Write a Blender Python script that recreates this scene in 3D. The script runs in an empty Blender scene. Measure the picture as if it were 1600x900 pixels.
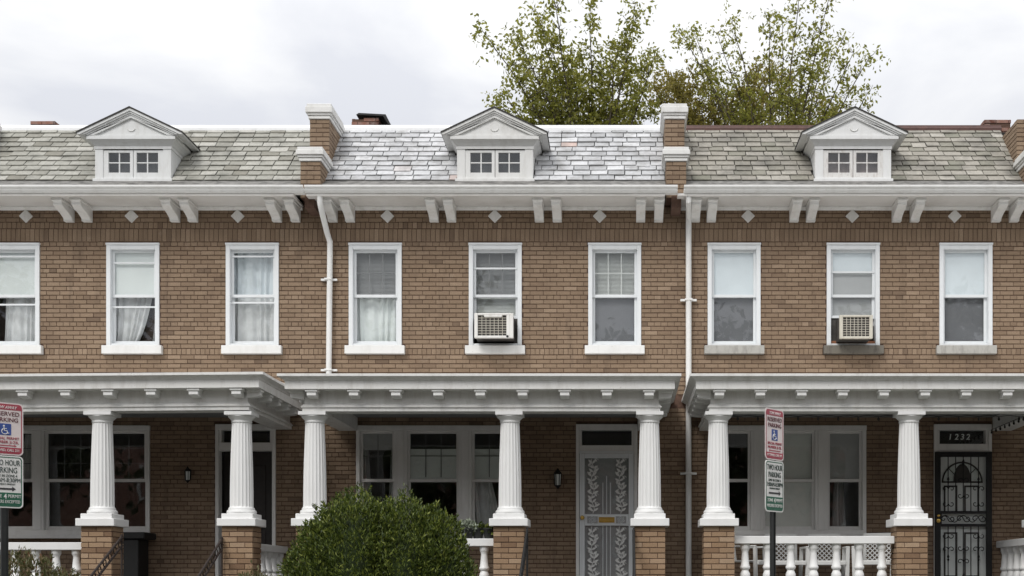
import bpy, bmesh, math, random
from mathutils import Vector, Matrix
random.seed(11)
R = math.radians
scene = bpy.context.scene
C = scene.collection

# ------------------------------------------------------------------ camera, sky, sun, exposure
CAM_Y, CAM_Z, FOC = -18.8, 1.6, 1993.0          # metres, metres, focal length in photo pixels (1600 wide)
VX, VY = 975.0, 910.0                           # vanishing point of the party walls in the photo
cam_d = bpy.data.cameras.new('camera'); cam = bpy.data.objects.new('camera', cam_d); C.objects.link(cam)
cam.location = (0, CAM_Y, CAM_Z); cam.rotation_euler = (R(90), 0, 0)
cam_d.sensor_width = 36; cam_d.lens = 36 * FOC / 1600
cam_d.shift_x = (800 - VX) / 1600; cam_d.shift_y = (VY - 450) / 1600
cam_d.clip_start = .1; cam_d.clip_end = 3000
scene.camera = cam

SUN_EL, SUN_AZ = R(47), R(-28)                  # sun behind thin cloud: in front of the houses, to the left
world = bpy.data.worlds.new('World'); scene.world = world; world.use_nodes = True
wn, wl = world.node_tree.nodes, world.node_tree.links
wn.clear()
def wnode(t, **k):
    n = wn.new(t)
    for a, b in k.items(): setattr(n, a, b)
    return n
out = wnode('ShaderNodeOutputWorld'); bg = wnode('ShaderNodeBackground'); wl.new(bg.outputs[0], out.inputs[0])
sky = wnode('ShaderNodeTexSky', sky_type='NISHITA', sun_disc=False, sun_elevation=SUN_EL, sun_rotation=R(180) + SUN_AZ)
skm = wnode('ShaderNodeMix', data_type='RGBA', blend_type='MULTIPLY'); skm.inputs[0].default_value = 1
wl.new(sky.outputs[0], skm.inputs[6]); skm.inputs[7].default_value = (.1, .1, .1, 1)
tc = wnode('ShaderNodeTexCoord'); mp = wnode('ShaderNodeMapping'); mp.inputs['Scale'].default_value = (1, 1, 2.2)
mp.inputs['Location'].default_value = (.35, .1, .2)
wl.new(tc.outputs['Generated'], mp.inputs[0])
nz = wnode('ShaderNodeTexNoise'); nz.inputs['Scale'].default_value = 3.6; nz.inputs['Detail'].default_value = 6
nz.inputs['Roughness'].default_value = .52; nz.inputs['Distortion'].default_value = .3
wl.new(mp.outputs[0], nz.inputs['Vector'])
rp = wnode('ShaderNodeValToRGB')
rp.color_ramp.elements[0].position = .36; rp.color_ramp.elements[0].color = (.76, .775, .825, 1)
rp.color_ramp.elements[1].position = .57; rp.color_ramp.elements[1].color = (1.0, 1.0, 1.0, 1)
wl.new(nz.outputs[0], rp.inputs[0])
# standard overcast sky: luminance (1 + 2 sin elevation) / 3 all round
sp = wnode('ShaderNodeSeparateXYZ'); wl.new(tc.outputs['Generated'], sp.inputs[0])
mx = wnode('ShaderNodeMath', operation='MAXIMUM'); mx.inputs[1].default_value = 0; wl.new(sp.outputs[2], mx.inputs[0])
ma = wnode('ShaderNodeMath', operation='MULTIPLY_ADD'); ma.inputs[1].default_value = 1.04; ma.inputs[2].default_value = .52
wl.new(mx.outputs[0], ma.inputs[0])
cm = wnode('ShaderNodeMix', data_type='RGBA', blend_type='MULTIPLY'); cm.inputs[0].default_value = 1
wl.new(rp.outputs[0], cm.inputs[6]); wl.new(ma.outputs[0], cm.inputs[7])
fm = wnode('ShaderNodeMix', data_type='RGBA'); fm.inputs[0].default_value = .94
wl.new(skm.outputs[2], fm.inputs[6]); wl.new(cm.outputs[2], fm.inputs[7])
wl.new(fm.outputs[2], bg.inputs[0]); bg.inputs[1].default_value = 1.0

sun_d = bpy.data.lights.new('sun', 'SUN'); sun_d.energy = 1.5; sun_d.angle = R(22); sun_d.color = (1, .975, .94)
sun = bpy.data.objects.new('sun', sun_d); C.objects.link(sun); sun.location = (-10, -20, 30)
sdir = Vector((math.sin(SUN_AZ) * math.cos(SUN_EL), -math.cos(SUN_AZ) * math.cos(SUN_EL), math.sin(SUN_EL)))
sun.rotation_euler = sdir.to_track_quat('Z', 'Y').to_euler()
vs = scene.view_settings
vs.view_transform = 'Standard'; vs.look = 'None'; vs.gamma = 1; vs.exposure = .3; vs.use_curve_mapping = False
scene.render.engine = 'CYCLES'

# ------------------------------------------------------------------ helpers
def S(d): return FOC / (-CAM_Y - d)                        # photo pixels per metre, d metres in front of the brick face
def WX(px, d=0): return (px - VX) / S(d)
def WZ(py, d=0): return CAM_Z + (VY - py) / S(d)

class MB:
    def __init__(s): s.v = []; s.f = []
    def add(s, vs, fs):
        o = len(s.v); s.v += [tuple(p) for p in vs]; s.f += [tuple(i + o for i in f) for f in fs]; return s
    def box(s, x0, x1, y0, y1, z0, z1):
        return s.add([(x0,y0,z0),(x1,y0,z0),(x1,y1,z0),(x0,y1,z0),(x0,y0,z1),(x1,y0,z1),(x1,y1,z1),(x0,y1,z1)],
                     [(0,3,2,1),(4,5,6,7),(0,1,5,4),(1,2,6,5),(2,3,7,6),(3,0,4,7)])
    def prism(s, pts, axis, a, b):
        n = len(pts)
        def m(p, t): return (t, p[0], p[1]) if axis == 'x' else (p[0], t, p[1]) if axis == 'y' else (p[0], p[1], t)
        vs = [m(p, a) for p in pts] + [m(p, b) for p in pts]
        return s.add(vs, [tuple(range(n)), tuple(range(2*n-1, n-1, -1))] + [(i, (i+1) % n, n+(i+1) % n, n+i) for i in range(n)])
    def lathe(s, prof, n=16, c=(0, 0), fn=None):
        vs = []; fs = []
        for r, z in prof:
            for k in range(n):
                a = 2*math.pi*k/n; rr = r if fn is None else fn(r, z, k)
                vs.append((c[0] + rr*math.cos(a), c[1] + rr*math.sin(a), z))
        for j in range(len(prof)-1):
            for k in range(n): fs.append((j*n+k, j*n+(k+1) % n, (j+1)*n+(k+1) % n, (j+1)*n+k))
        fs.append(tuple(range(n-1, -1, -1))); fs.append(tuple((len(prof)-1)*n+k for k in range(n)))
        return s.add(vs, fs)
    def tube(s, path, r, n=6, r2=None):
        path = [Vector(p) for p in path]; vs = []; fs = []; m = len(path)
        for i, p in enumerate(path):
            t = (path[min(i+1, m-1)] - path[max(i-1, 0)])
            if t.length < 1e-9: t = Vector((0, 0, 1))
            t.normalize(); ref = Vector((0, 1, 0)) if abs(t.y) < .9 else Vector((1, 0, 0))
            u = t.cross(ref).normalized(); w = t.cross(u)
            rr = r if r2 is None else r + (r2 - r) * i / max(1, m-1)
            for k in range(n):
                a = 2*math.pi*k/n; vs.append(p + u*(rr*math.cos(a)) + w*(rr*math.sin(a)))
        for i in range(m-1):
            for k in range(n): fs.append((i*n+k, i*n+(k+1) % n, (i+1)*n+(k+1) % n, (i+1)*n+k))
        fs.append(tuple(range(n-1, -1, -1))); fs.append(tuple((m-1)*n+k for k in range(n)))
        return s.add(vs, fs)
    def frame(s, x0, x1, z0, z1, w, y0, y1, wb=None, wt=None):
        wb = w if wb is None else wb; wt = w if wt is None else wt
        s.box(x0, x0+w, y0, y1, z0, z1); s.box(x1-w, x1, y0, y1, z0, z1)
        s.box(x0+w, x1-w, y0, y1, z0, z0+wb); s.box(x0+w, x1-w, y0, y1, z1-wt, z1); return s
    def mesh(s, name, mat, smooth=False, bevel=0, fix=True):
        me = bpy.data.meshes.new(name); me.from_pydata(s.v, [], s.f)
        if fix or bevel:
            bm = bmesh.new(); bm.from_mesh(me)
            bmesh.ops.recalc_face_normals(bm, faces=bm.faces)
            if bevel:
                ed = [e for e in bm.edges if len(e.link_faces) == 2 and e.calc_face_angle(0) > .6]
                bmesh.ops.bevel(bm, geom=ed, offset=bevel, segments=1, affect='EDGES', clamp_overlap=True)
            bm.to_mesh(me); bm.free()
        if smooth: me.polygons.foreach_set('use_smooth', [True]*len(me.polygons)); me.set_sharp_from_angle(angle=R(38))
        me.materials.append(mat); return me
    def build(s, name, mat, parent=None, loc=(0, 0, 0), smooth=False, bevel=0, fix=True, rot=None):
        return link(name, s.mesh(name, mat, smooth, bevel, fix), parent, loc, rot)

def link(name, me, parent=None, loc=(0, 0, 0), rot=None, scale=None):
    o = bpy.data.objects.new(name, me); C.objects.link(o); o.parent = parent; o.location = loc
    if rot is not None: o.rotation_euler = rot
    if scale is not None: o.scale = scale
    return o
def tag(o, label=None, cat=None, group=None, kind=None):
    for k, v in (('label', label), ('category', cat), ('group', group), ('kind', kind)):
        if v: o[k] = v
    return o
def thing(name, label, cat, loc=(0, 0, 0), rz=0, group=None):
    o = bpy.data.objects.new(name, None); C.objects.link(o); o.location = loc; o.rotation_euler = (0, 0, rz)
    o.empty_display_size = .2
    return tag(o, label, cat, group)
def copy_tree(o, parent=None):
    c = o.copy(); C.objects.link(c); c.parent = parent
    for ch in list(o.children): copy_tree(ch, c)
    return c

# ------------------------------------------------------------------ materials
def newmat(name):
    m = bpy.data.materials.new(name); m.use_nodes = True; nt = m.node_tree
    b = nt.nodes['Principled BSDF']; return m, nt.nodes, nt.links, b
def N(nodes, t, **k):
    n = nodes.new(t)
    for a, v in k.items(): setattr(n, a, v)
    return n
def tone(nodes, links):
    """one random number per object and per loose piece"""
    oi = N(nodes, 'ShaderNodeObjectInfo'); g = N(nodes, 'ShaderNodeNewGeometry'); cx = N(nodes, 'ShaderNodeCombineXYZ')
    links.new(oi.outputs['Random'], cx.inputs[0]); links.new(g.outputs['Random Per Island'], cx.inputs[1])
    w = N(nodes, 'ShaderNodeTexWhiteNoise', noise_dimensions='3D'); sc = N(nodes, 'ShaderNodeVectorMath', operation='SCALE')
    sc.inputs['Scale'].default_value = 917.3; links.new(cx.outputs[0], sc.inputs[0]); links.new(sc.outputs[0], w.inputs['Vector'])
    return w.outputs['Value'], g.outputs['Position']
def ramp(nodes, links, src, stops):
    r = N(nodes, 'ShaderNodeValToRGB'); e = r.color_ramp.elements
    while len(e) < len(stops): e.new(.5)
    for el, (p, c) in zip(e, stops): el.position = p; el.color = (*c, 1)
    links.new(src, r.inputs[0]); return r.outputs[0]
def noise(nodes, links, vec, scale, detail=4, rough=.55):
    n = N(nodes, 'ShaderNodeTexNoise'); n.inputs['Scale'].default_value = scale; n.inputs['Detail'].default_value = detail
    n.inputs['Roughness'].default_value = rough; links.new(vec, n.inputs['Vector']); return n.outputs[0]
def mixc(nodes, links, fac, a, b, mode='MIX'):
    m = N(nodes, 'ShaderNodeMix', data_type='RGBA', blend_type=mode)
    for i, v in ((0, fac), (6, a), (7, b)):
        if isinstance(v, (int, float)): m.inputs[i].default_value = v
        elif isinstance(v, tuple): m.inputs[i].default_value = (*v, 1)
        else: links.new(v, m.inputs[i])
    return m.outputs[2]
def bump(nodes, links, b, h, strength, dist):
    n = N(nodes, 'ShaderNodeBump'); n.inputs['Strength'].default_value = strength; n.inputs['Distance'].default_value = dist
    links.new(h, n.inputs['Height']); links.new(n.outputs[0], b.inputs['Normal'])

def pieces_mat(name, stops, dirt=None, dirt_amt=.5, dirt_scale=1.3, rough=.9, bscale=90, bstr=.5, bdist=.004, grain=.25, metal=0, streak=0):
    m, n, l, b = newmat(name); v, pos = tone(n, l)
    c = ramp(n, l, v, stops)
    g = noise(n, l, pos, bscale, 3, .7)
    gr = ramp(n, l, g, [(.3, (1-grain,)*3), (.7, (1+grain*.6,)*3)])
    c = mixc(n, l, 1.0, c, gr, 'MULTIPLY')
    if dirt:
        dn = noise(n, l, pos, dirt_scale, 6, .65)
        f = ramp(n, l, dn, [(.46, (0, 0, 0)), (.72, (dirt_amt,)*3)])
        c = mixc(n, l, f, c, dirt)
    if streak:                                                # run-off stains: long, upright, with shapes of their own
        mpn = N(n, 'ShaderNodeMapping'); mpn.inputs['Scale'].default_value = (3.4, 3.4, .55); l.new(pos, mpn.inputs[0])
        sn = noise(n, l, mpn.outputs[0], 1.6, 5, .6); c = mixc(n, l, ramp(n, l, sn, [(.55, (0, 0, 0)), (.75, (streak,)*3)]), c, (.1, .07, .05))
        en = noise(n, l, pos, 2.9, 6, .7); c = mixc(n, l, ramp(n, l, en, [(.62, (0, 0, 0)), (.78, (streak*.6,)*3)]), c, (.44, .37, .3))
    l.new(c, b.inputs['Base Color']); b.inputs['Roughness'].default_value = rough; b.inputs['Metallic'].default_value = metal
    bump(n, l, b, g, bstr, bdist); return m

def paint_mat(name, col, dirt=(.32, .29, .24), amt=.35, rough=.55, scale=2.2, streak=True, spots=0):
    m, n, l, b = newmat(name)
    g = N(n, 'ShaderNodeNewGeometry'); mpn = N(n, 'ShaderNodeMapping')
    mpn.inputs['Scale'].default_value = (2.6, 2.6, .7) if streak else (1, 1, 1)
    l.new(g.outputs['Position'], mpn.inputs[0])
    dn = noise(n, l, mpn.outputs[0], scale, 7, .68)
    f = ramp(n, l, dn, [(.48, (0, 0, 0)), (.78, (amt,)*3)])
    c = mixc(n, l, f, col, dirt)
    if spots:
        s2 = noise(n, l, g.outputs['Position'], 38, 4, .7)
        f2 = ramp(n, l, s2, [(.64, (0, 0, 0)), (.7, (spots,)*3)]); c = mixc(n, l, f2, c, (.22, .19, .16))
    l.new(c, b.inputs['Base Color']); b.inputs['Roughness'].default_value = rough
    fine = noise(n, l, g.outputs['Position'], 60, 3, .6); bump(n, l, b, fine, .12, .004); return m

def plain(name, col, rough=.6, metal=0, var=.12, scale=14, bstr=.1):
    m, n, l, b = newmat(name); g = N(n, 'ShaderNodeNewGeometry')
    v = noise(n, l, g.outputs['Position'], scale, 4, .6)
    c = mixc(n, l, 1.0, col, ramp(n, l, v, [(.3, (1-var,)*3), (.7, (1+var,)*3)]), 'MULTIPLY')
    l.new(c, b.inputs['Base Color']); b.inputs['Roughness'].default_value = rough; b.inputs['Metallic'].default_value = metal
    bump(n, l, b, v, bstr, .004); return m

def glass_mat(name, refl, tint=(.9, .92, .92)):
    m = bpy.data.materials.new(name); m.use_nodes = True; n, l = m.node_tree.nodes, m.node_tree.links; n.clear()
    o = N(n, 'ShaderNodeOutputMaterial'); t = N(n, 'ShaderNodeBsdfTransparent'); t.inputs[0].default_value = (*tint, 1)
    gl = N(n, 'ShaderNodeBsdfGlossy'); gl.inputs['Roughness'].default_value = .015; gl.inputs[0].default_value = (.95, .97, 1, 1)
    lw = N(n, 'ShaderNodeLayerWeight'); lw.inputs[0].default_value = .5
    pw = N(n, 'ShaderNodeMath', operation='POWER'); pw.inputs[1].default_value = 5; l.new(lw.outputs['Facing'], pw.inputs[0])
    g = N(n, 'ShaderNodeNewGeometry'); wv = noise(n, l, g.outputs['Position'], 2.2, 2, .5)
    bp = N(n, 'ShaderNodeBump'); bp.inputs['Strength'].default_value = .05; bp.inputs['Distance'].default_value = .02
    l.new(wv, bp.inputs['Height']); l.new(bp.outputs[0], gl.inputs['Normal'])
    ad = N(n, 'ShaderNodeMath', operation='ADD'); ad.inputs[1].default_value = refl; ad.use_clamp = True; l.new(pw.outputs[0], ad.inputs[0])
    mi = N(n, 'ShaderNodeMixShader'); l.new(ad.outputs[0], mi.inputs[0]); l.new(t.outputs[0], mi.inputs[1]); l.new(gl.outputs[0], mi.inputs[2])
    l.new(mi.outputs[0], o.inputs[0]); return m

def leaf_mat(name, stops, trans=.3):
    m, n, l, b = newmat(name); v, pos = tone(n, l)
    c = ramp(n, l, v, stops)
    l.new(c, b.inputs['Base Color']); b.inputs['Roughness'].default_value = .5
    t = N(n, 'ShaderNodeBsdfTranslucent'); l.new(c, t.inputs[0]); mi = N(n, 'ShaderNodeMixShader'); mi.inputs[0].default_value = trans
    o = n['Material Output']; l.new(b.outputs[0], mi.inputs[1]); l.new(t.outputs[0], mi.inputs[2]); l.new(mi.outputs[0], o.inputs[0]); return m

M = {}
M['brick'] = pieces_mat('tan_brick', [(0, (.175, .12, .08)), (.04, (.235, .163, .107)), (.4, (.262, .185, .122)), (.88, (.288, .206, .138)), (1, (.33, .24, .164))],
                        dirt=(.14, .094, .064), dirt_amt=.4, dirt_scale=1.1, streak=.45)
M['pier_brick'] = pieces_mat('pier_brick', [(0, (.2, .12, .07)), (.3, (.3, .195, .115)), (.8, (.37, .25, .155)), (1, (.42, .3, .2))], dirt=(.14, .09, .06), dirt_amt=.3)
M['red_brick'] = pieces_mat('old_red_brick', [(0, (.09, .035, .025)), (.5, (.19, .075, .05)), (1, (.3, .15, .11))], dirt=(.4, .36, .33), dirt_amt=.6, dirt_scale=7)
M['mortar'] = plain('brown_mortar', (.105, .06, .042), .95, var=.25, scale=20, bstr=.4)
M['white'] = paint_mat('white_paint', (.78, .78, .765), amt=.26, spots=.2)
M['white_old'] = paint_mat('weathered_white_paint', (.755, .75, .73), amt=.4, scale=3, spots=.4)
M['dormer_left'] = paint_mat('dormer_paint_cool', (.70, .71, .705), amt=.3, scale=4)
M['dormer_mid'] = paint_mat('dormer_paint', (.72, .72, .705), amt=.35, scale=3)
M['dormer_right'] = paint_mat('dormer_paint_bright', (.76, .765, .76), amt=.2, scale=5)
M['peeling'] = paint_mat('peeling_white_paint', (.72, .71, .69), dirt=(.35, .28, .24), amt=.6, scale=9, spots=.9)
M['soffit'] = paint_mat('soffit_paint', (.69, .675, .65), amt=.4, scale=1.5, streak=False)
M['column'] = paint_mat('column_white', (.81, .81, .80), amt=.14, rough=.5)
M['vinyl'] = paint_mat('window_vinyl', (.76, .785, .80), amt=.15, rough=.4)
M['porch_trim'] = paint_mat('greyish_trim_paint', (.76, .75, .73), amt=.25)
M['stone_sill'] = paint_mat('grey_stone', (.42, .41, .38), dirt=(.12, .11, .1), amt=.7, rough=.9, scale=5)
M['stained_sill'] = paint_mat('blackened_stone', (.17, .155, .13), dirt=(.04, .038, .035), amt=.9, rough=.95, scale=9)
M['slate_left'] = pieces_mat('greygreen_slate', [(0, (.22, .21, .175)), (.3, (.30, .295, .258)), (.75, (.355, .35, .31)), (1, (.43, .42, .38))], dirt=(.10, .10, .085), dirt_amt=.7, dirt_scale=2.6, rough=.75, bscale=26, grain=.2)
M['slate_mid'] = pieces_mat('silver_coated_slate', [(0, (.33, .335, .34)), (.2, (.44, .445, .455)), (.8, (.53, .535, .545)), (.992, (.6, .605, .615)), (1, (.52, .38, .33))], dirt=(.2, .195, .185), dirt_amt=.8, dirt_scale=3.6, rough=.6, bscale=18, grain=.16)
M['slate_right'] = pieces_mat('olive_slate', [(0, (.2, .195, .155)), (.3, (.27, .253, .215)), (.75, (.32, .30, .26)), (1, (.38, .36, .315))], dirt=(.09, .085, .075), dirt_amt=.75, dirt_scale=2.2, rough=.8, bscale=26, grain=.2)
M['deck'] = plain('roof_felt', (.035, .033, .03), .95, var=.3)
M['flashing'] = plain('grey_flashing', (.16, .155, .145), .8, var=.55, scale=9, bstr=.5)
M['shingle'] = plain('dark_shingle', (.05, .047, .043), .95, var=.4, scale=40, bstr=.6)
M['ridge_white'] = paint_mat('white_ridge_metal', (.86, .87, .88), amt=.15, rough=.4)
M['ridge_red'] = plain('oxide_red_metal', (.085, .038, .030), .6, var=.3)
M['glass'] = glass_mat('window_glass', .04, (.96, .97, .97))
M['glass_dark'] = glass_mat('porch_glass', .05, (.97, .98, .975))
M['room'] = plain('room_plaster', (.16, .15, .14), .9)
M['shade'] = plain('pale_roller_shade', (.78, .81, .79), .8, var=.04, scale=3)
M['shade_blue'] = plain('cool_white_shade', (.78, .83, .86), .8, var=.04, scale=3)
M['blind'] = plain('grey_blind', (.42, .42, .42), .7, var=.05, scale=3)
M['blind_light'] = plain('light_blind', (.74, .75, .72), .7, var=.05, scale=3)
M['muntin_grey'] = plain('grey_muntin', (.2, .2, .2), .7)
M['screen'] = plain('grey_insect_screen', (.17, .17, .18), .8, var=.06, scale=4)
M['curtain'] = plain('pale_curtain', (.72, .72, .72), .85, var=.12, scale=6)
M['curtain_dark'] = plain('dark_drape', (.045, .03, .026), .9)  # near-black sheet standing in for room shade between the curtains
M['black'] = plain('black_iron', (.008, .008, .008), .65, var=.3, scale=30)
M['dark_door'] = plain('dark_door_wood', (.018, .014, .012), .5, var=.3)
M['brass'] = plain('brass', (.75, .5, .14), .3, 1)
M['rust'] = plain('rusty_iron', (.03, .02, .016), .8, var=.5, scale=30)
M['acbeige'] = paint_mat('air_conditioner_beige', (.58, .55, .47), amt=.45, rough=.5, scale=5)
M['acwhite'] = paint_mat('air_conditioner_white', (.74, .73, .70), amt=.35, rough=.45, scale=5, spots=.4)
M['acgrey'] = plain('coil_grey', (.09, .09, .085), .6, var=.3, scale=60)
M['acdark'] = plain('air_conditioner_side', (.05, .045, .04), .6, var=.3)
M['rustwood'] = plain('rusty_plywood', (.30, .13, .07), .9, var=.4, scale=12)
M['plastic'] = paint_mat('white_plastic', (.74, .74, .72), amt=.2, rough=.4)
M['concrete'] = plain('concrete', (.2, .193, .18), .9, var=.18, scale=5, bstr=.3)
M['asphalt'] = plain('asphalt', (.05, .05, .052), .9, var=.3, scale=30, bstr=.5)
M['soil'] = plain('garden_soil', (.045, .055, .022), .95, var=.4, scale=8, bstr=.6)
M['porch_grey'] = plain('grey_ceiling_boards', (.22, .225, .225), .7)
M['porchfloor'] = plain('grey_porch_paint', (.1, .1, .1), .7)
M['signwhite'] = plain('sign_white', (.72, .71, .68), .4, var=.05)
M['signpink'] = plain('sign_faded_white', (.70, .62, .60), .4, var=.06)
M['signred'] = plain('sign_red', (.36, .045, .07), .4, var=.1)
M['signgreen'] = plain('sign_green', (.012, .10, .055), .4, var=.1)
M['signblue'] = plain('sign_blue', (.03, .07, .27), .4, var=.1)
M['signmaroon'] = plain('sign_maroon', (.12, .03, .035), .5); M['signdark'] = plain('sign_dark_green', (.02, .045, .035), .5)
M['signblack'] = plain('sign_black', (.03, .028, .03), .5)
M['post'] = plain('dark_sign_post', (.014, .016, .015), .45, var=.25)
M['bark'] = plain('bark', (.075, .06, .045), .95, var=.35, scale=12, bstr=.6)
M['leaf_green'] = leaf_mat('green_leaves', [(0, (.15, .155, .03)), (.4, (.26, .27, .05)), (.8, (.34, .34, .07)), (1, (.43, .40, .11))], .6)
M['leaf_olive'] = leaf_mat('olive_leaves', [(0, (.16, .13, .03)), (.4, (.26, .225, .05)), (.8, (.33, .29, .07)), (1, (.40, .32, .10))], .55)
M['yew'] = leaf_mat('yew_needles', [(0, (.022, .038, .008)), (.45, (.068, .1, .014)), (.8, (.14, .18, .027)), (1, (.26, .29, .055))], .3)
M['leaf_far'] = leaf_mat('street_tree_leaves', [(0, (.025, .04, .012)), (1, (.06, .075, .02))], .15)
M['yew_core'] = plain('yew_inner', (.02, .032, .008), 1.0, var=.5, scale=14, bstr=1)  # dark colour stands in for shade inside the bush
M['shrub'] = leaf_mat('olive_shrub_leaves', [(0, (.06, .07, .022)), (.5, (.13, .13, .05)), (.85, (.2, .17, .08)), (1, (.2, .09, .05))], .25)
M['silverleaf'] = leaf_mat('silver_leaves', [(0, (.16, .19, .13)), (1, (.36, .40, .31))], .2)
M['terracotta'] = plain('black_pot', (.02, .022, .02), .7)
M['bulb'] = plain('smoked_bulb', (.03, .028, .025), .25)

# ------------------------------------------------------------------ ground, street (all below the frame, but there)
def slab(name, mat, *b): return tag(MB().box(*b).build(name, mat), kind='structure')
slab('ground', M['soil'], -400, 400, -60, 400, -.4, -.06)
slab('road', M['asphalt'], -200, 200, -17.2, -7.75, -.3, 0)
slab('pavement', M['concrete'], -200, 200, -7.7, -5.4, -.3, .13)
slab('kerb', M['concrete'], -200, 200, -7.85, -7.704, -.3, .136)
slab('far_pavement', M['concrete'], -200, 200, -22, -17.25, -.3, .13)
tag(MB().prism([(-5.39, -.3), (-5.39, .2), (-4.9, .45), (-2.2, .55), (0, .55), (0, -.3)], 'x', -60, 60).build('front_garden', M['soil']), kind='structure')

# ------------------------------------------------------------------ brick helpers
def unit_brick(mat):
    mb = MB(); a, b = .486, .462
    mb.add([(-a,0,-b),(a,0,-b),(a,0,b),(-a,0,b),(-.5,.09,-.5),(.5,.09,-.5),(.5,.09,.5),(-.5,.09,.5),(-.5,1,-.5),(.5,1,-.5),(.5,1,.5),(-.5,1,.5)],
           [(0,1,2,3),(0,4,5,1),(1,5,6,2),(2,6,7,3),(3,7,4,0),(4,8,9,5),(5,9,10,6),(6,10,11,7),(7,11,8,4)])
    return mb
UB = {k: unit_brick(None).mesh('brick', M[k]) for k in ('brick', 'pier_brick', 'red_brick')}
def lay(bricks, parent, matk, n_single, prefer=None, depth=.05, ori=0, stuff='brickwork', y0=0.0, xoff=0.0):
    """bricks: (x0,x1,z0,z1[,y]); face at y; first n_single of the preferred ones become objects, the rest one mesh.
    ori 0: faces -y, 1: faces +x, -1: faces -x (then x0,x1 run along y and y is the x of the face)"""
    rng = random.Random(len(bricks) * 7 + 1)
    order = list(range(len(bricks)))
    if prefer: order.sort(key=lambda i: prefer(bricks[i]))
    single = set(order[:n_single]); mb = MB(); src = [v.co.copy() for v in UB[matk].vertices]; fc = [tuple(p.vertices) for p in UB[matk].polygons]
    rz = {0: 0, 1: math.pi/2, -1: -math.pi/2}[ori]
    for i, b in enumerate(bricks):
        x0, x1, z0, z1 = b[:4]; y = (b[4] if len(b) > 4 else y0) + rng.uniform(-.0022, .0022)
        l, h = x1-x0, z1-z0; cxx, cz = (x0+x1)/2, (z0+z1)/2 + rng.uniform(-.001, .001)
        loc = (cxx, y, cz) if ori == 0 else (y, cxx, cz)
        ry = rng.uniform(-.006, .006)
        if i in single:
            link('brick', UB[matk], parent, loc, (0, ry, rz), (l, depth, h))
        else:
            mt = Matrix.Translation(loc) @ Matrix.Rotation(rz, 4, 'Z') @ Matrix.Diagonal((l, depth, h, 1))
            mb.add([mt @ v for v in src], fc)
    if mb.v:
        o = mb.build(stuff, M[matk], parent, fix=False); o['kind'] = 'stuff'
BL, CH = .198, .06546          # brick module, course height
JH, JV = .0105, .0065
def cut(iv, holes):
    res = [iv]
    for a, b in holes:
        nr = []
        for x0, x1 in res:
            if b <= x0 or a >= x1: nr.append((x0, x1))
            else:
                if a - x0 > .018: nr.append((x0, a))
                if x1 - b > .018: nr.append((b, x1))
        res = nr
    return res
def wall_bricks(xa, xb, holes, cx):
    """common bond on one world-wide grid; bricks belong to the house their middle lies in"""
    rows = []
    z = 7.134
    for kind, h in (('rowlock', .094), ('s', .065), ('s', .065), ('rowlock', .095), ('soldier', .196)): rows.append((z-h, z, kind)); z -= h
    i = 0
    while z > 5.06: rows.append((z-CH, z, 'header' if i % 6 == 0 else 's')); z -= CH; i += 1
    rows.append((z-.094, z, 'rowlock')); z -= .094; i = 2
    while z > 1.46: rows.append((z-CH, z, 'header' if i % 6 == 0 else 's')); z -= CH; i += 1
    out = []
    for ri, (z0, z1, kind) in enumerate(rows):
        if 4.12 < z0 and z1 < 4.42: continue                      # behind the porch roof
        step = {'s': BL, 'header': BL/2, 'rowlock': .0695, 'soldier': .0695}[kind]
        ph = {'s': (ri % 2)*BL/2, 'header': BL/4, 'rowlock': .01, 'soldier': .0}[kind]
        hs = [(h[0], h[1]) for h in holes if h[2] < z1 - .02 and h[3] > z0 + .02]
        k = math.floor((xa - ph)/step) - 1
        while k*step + ph < xb:
            x0, x1 = k*step + ph, (k+1)*step + ph; k += 1
            mid = (x0+x1)/2
            if mid < xa or mid >= xb: continue
            for a, b in cut((x0 + JV/2, x1 - JV/2), hs): out.append((a - cx, b - cx, z0 + JH/2, z1 - JH/2))
    return out
def wall_core(xa, xb, z0, z1, holes, y0=.009, y1=.28):
    xs = sorted({xa, xb, *[h[0] for h in holes], *[h[1] for h in holes]}); zs = sorted({z0, z1, *[h[2] for h in holes], *[h[3] for h in holes]})
    xs = [x for x in xs if xa <= x <= xb]; zs = [z for z in zs if z0 <= z <= z1]
    mb = MB()
    for za, zb in zip(zs, zs[1:]):
        run = None
        for x0, x1 in zip(xs, xs[1:]):
            solid = not any(h[0] < (x0+x1)/2 < h[1] and h[2] < (za+zb)/2 < h[3] for h in holes)
            if solid: run = (run[0], x1) if run else (x0, x1)
            if (not solid or x1 == xs[-1]) and run: mb.box(run[0], run[1], y0, y1, za, zb); run = None
    return mb

# ------------------------------------------------------------------ shared shapes
FLOOR = 1.48
def bracket_mesh():
    # outline (y, z) with z down from the soffit; y negative = towards street
    pts = [(0, 0), (-.46, 0), (-.46, -.035), (-.435, -.05), (-.43, -.075)]
    for i in range(9):
        t = i/8; pts.append((-.43 + .33*t + .02*math.sin(2*math.pi*t), -.085 - .10*t - .012*math.sin(2*math.pi*t)))
    pts += [(-.085, -.205), (-.085, -.225), (0, -.225)]
    mb = MB().prism(pts, 'x', -.066, .066)
    mb.box(-.077, .077, -.475, -.002, -.036, .001)
    return mb.mesh('eave_bracket', M['white_old'], bevel=.004)
BRACKET = bracket_mesh()
def modillion_mesh():
    mb = MB().prism([(0, 0), (-.175, 0), (-.175, -.078), (-.16, -.09), (-.02, -.105), (0, -.105)], 'x', -.06, .06)
    mb.box(-.08, .08, -.19, -.001, -.03, .001)
    return mb.mesh('modillion', M['white'], bevel=.003)
MODIL = modillion_mesh()
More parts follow.
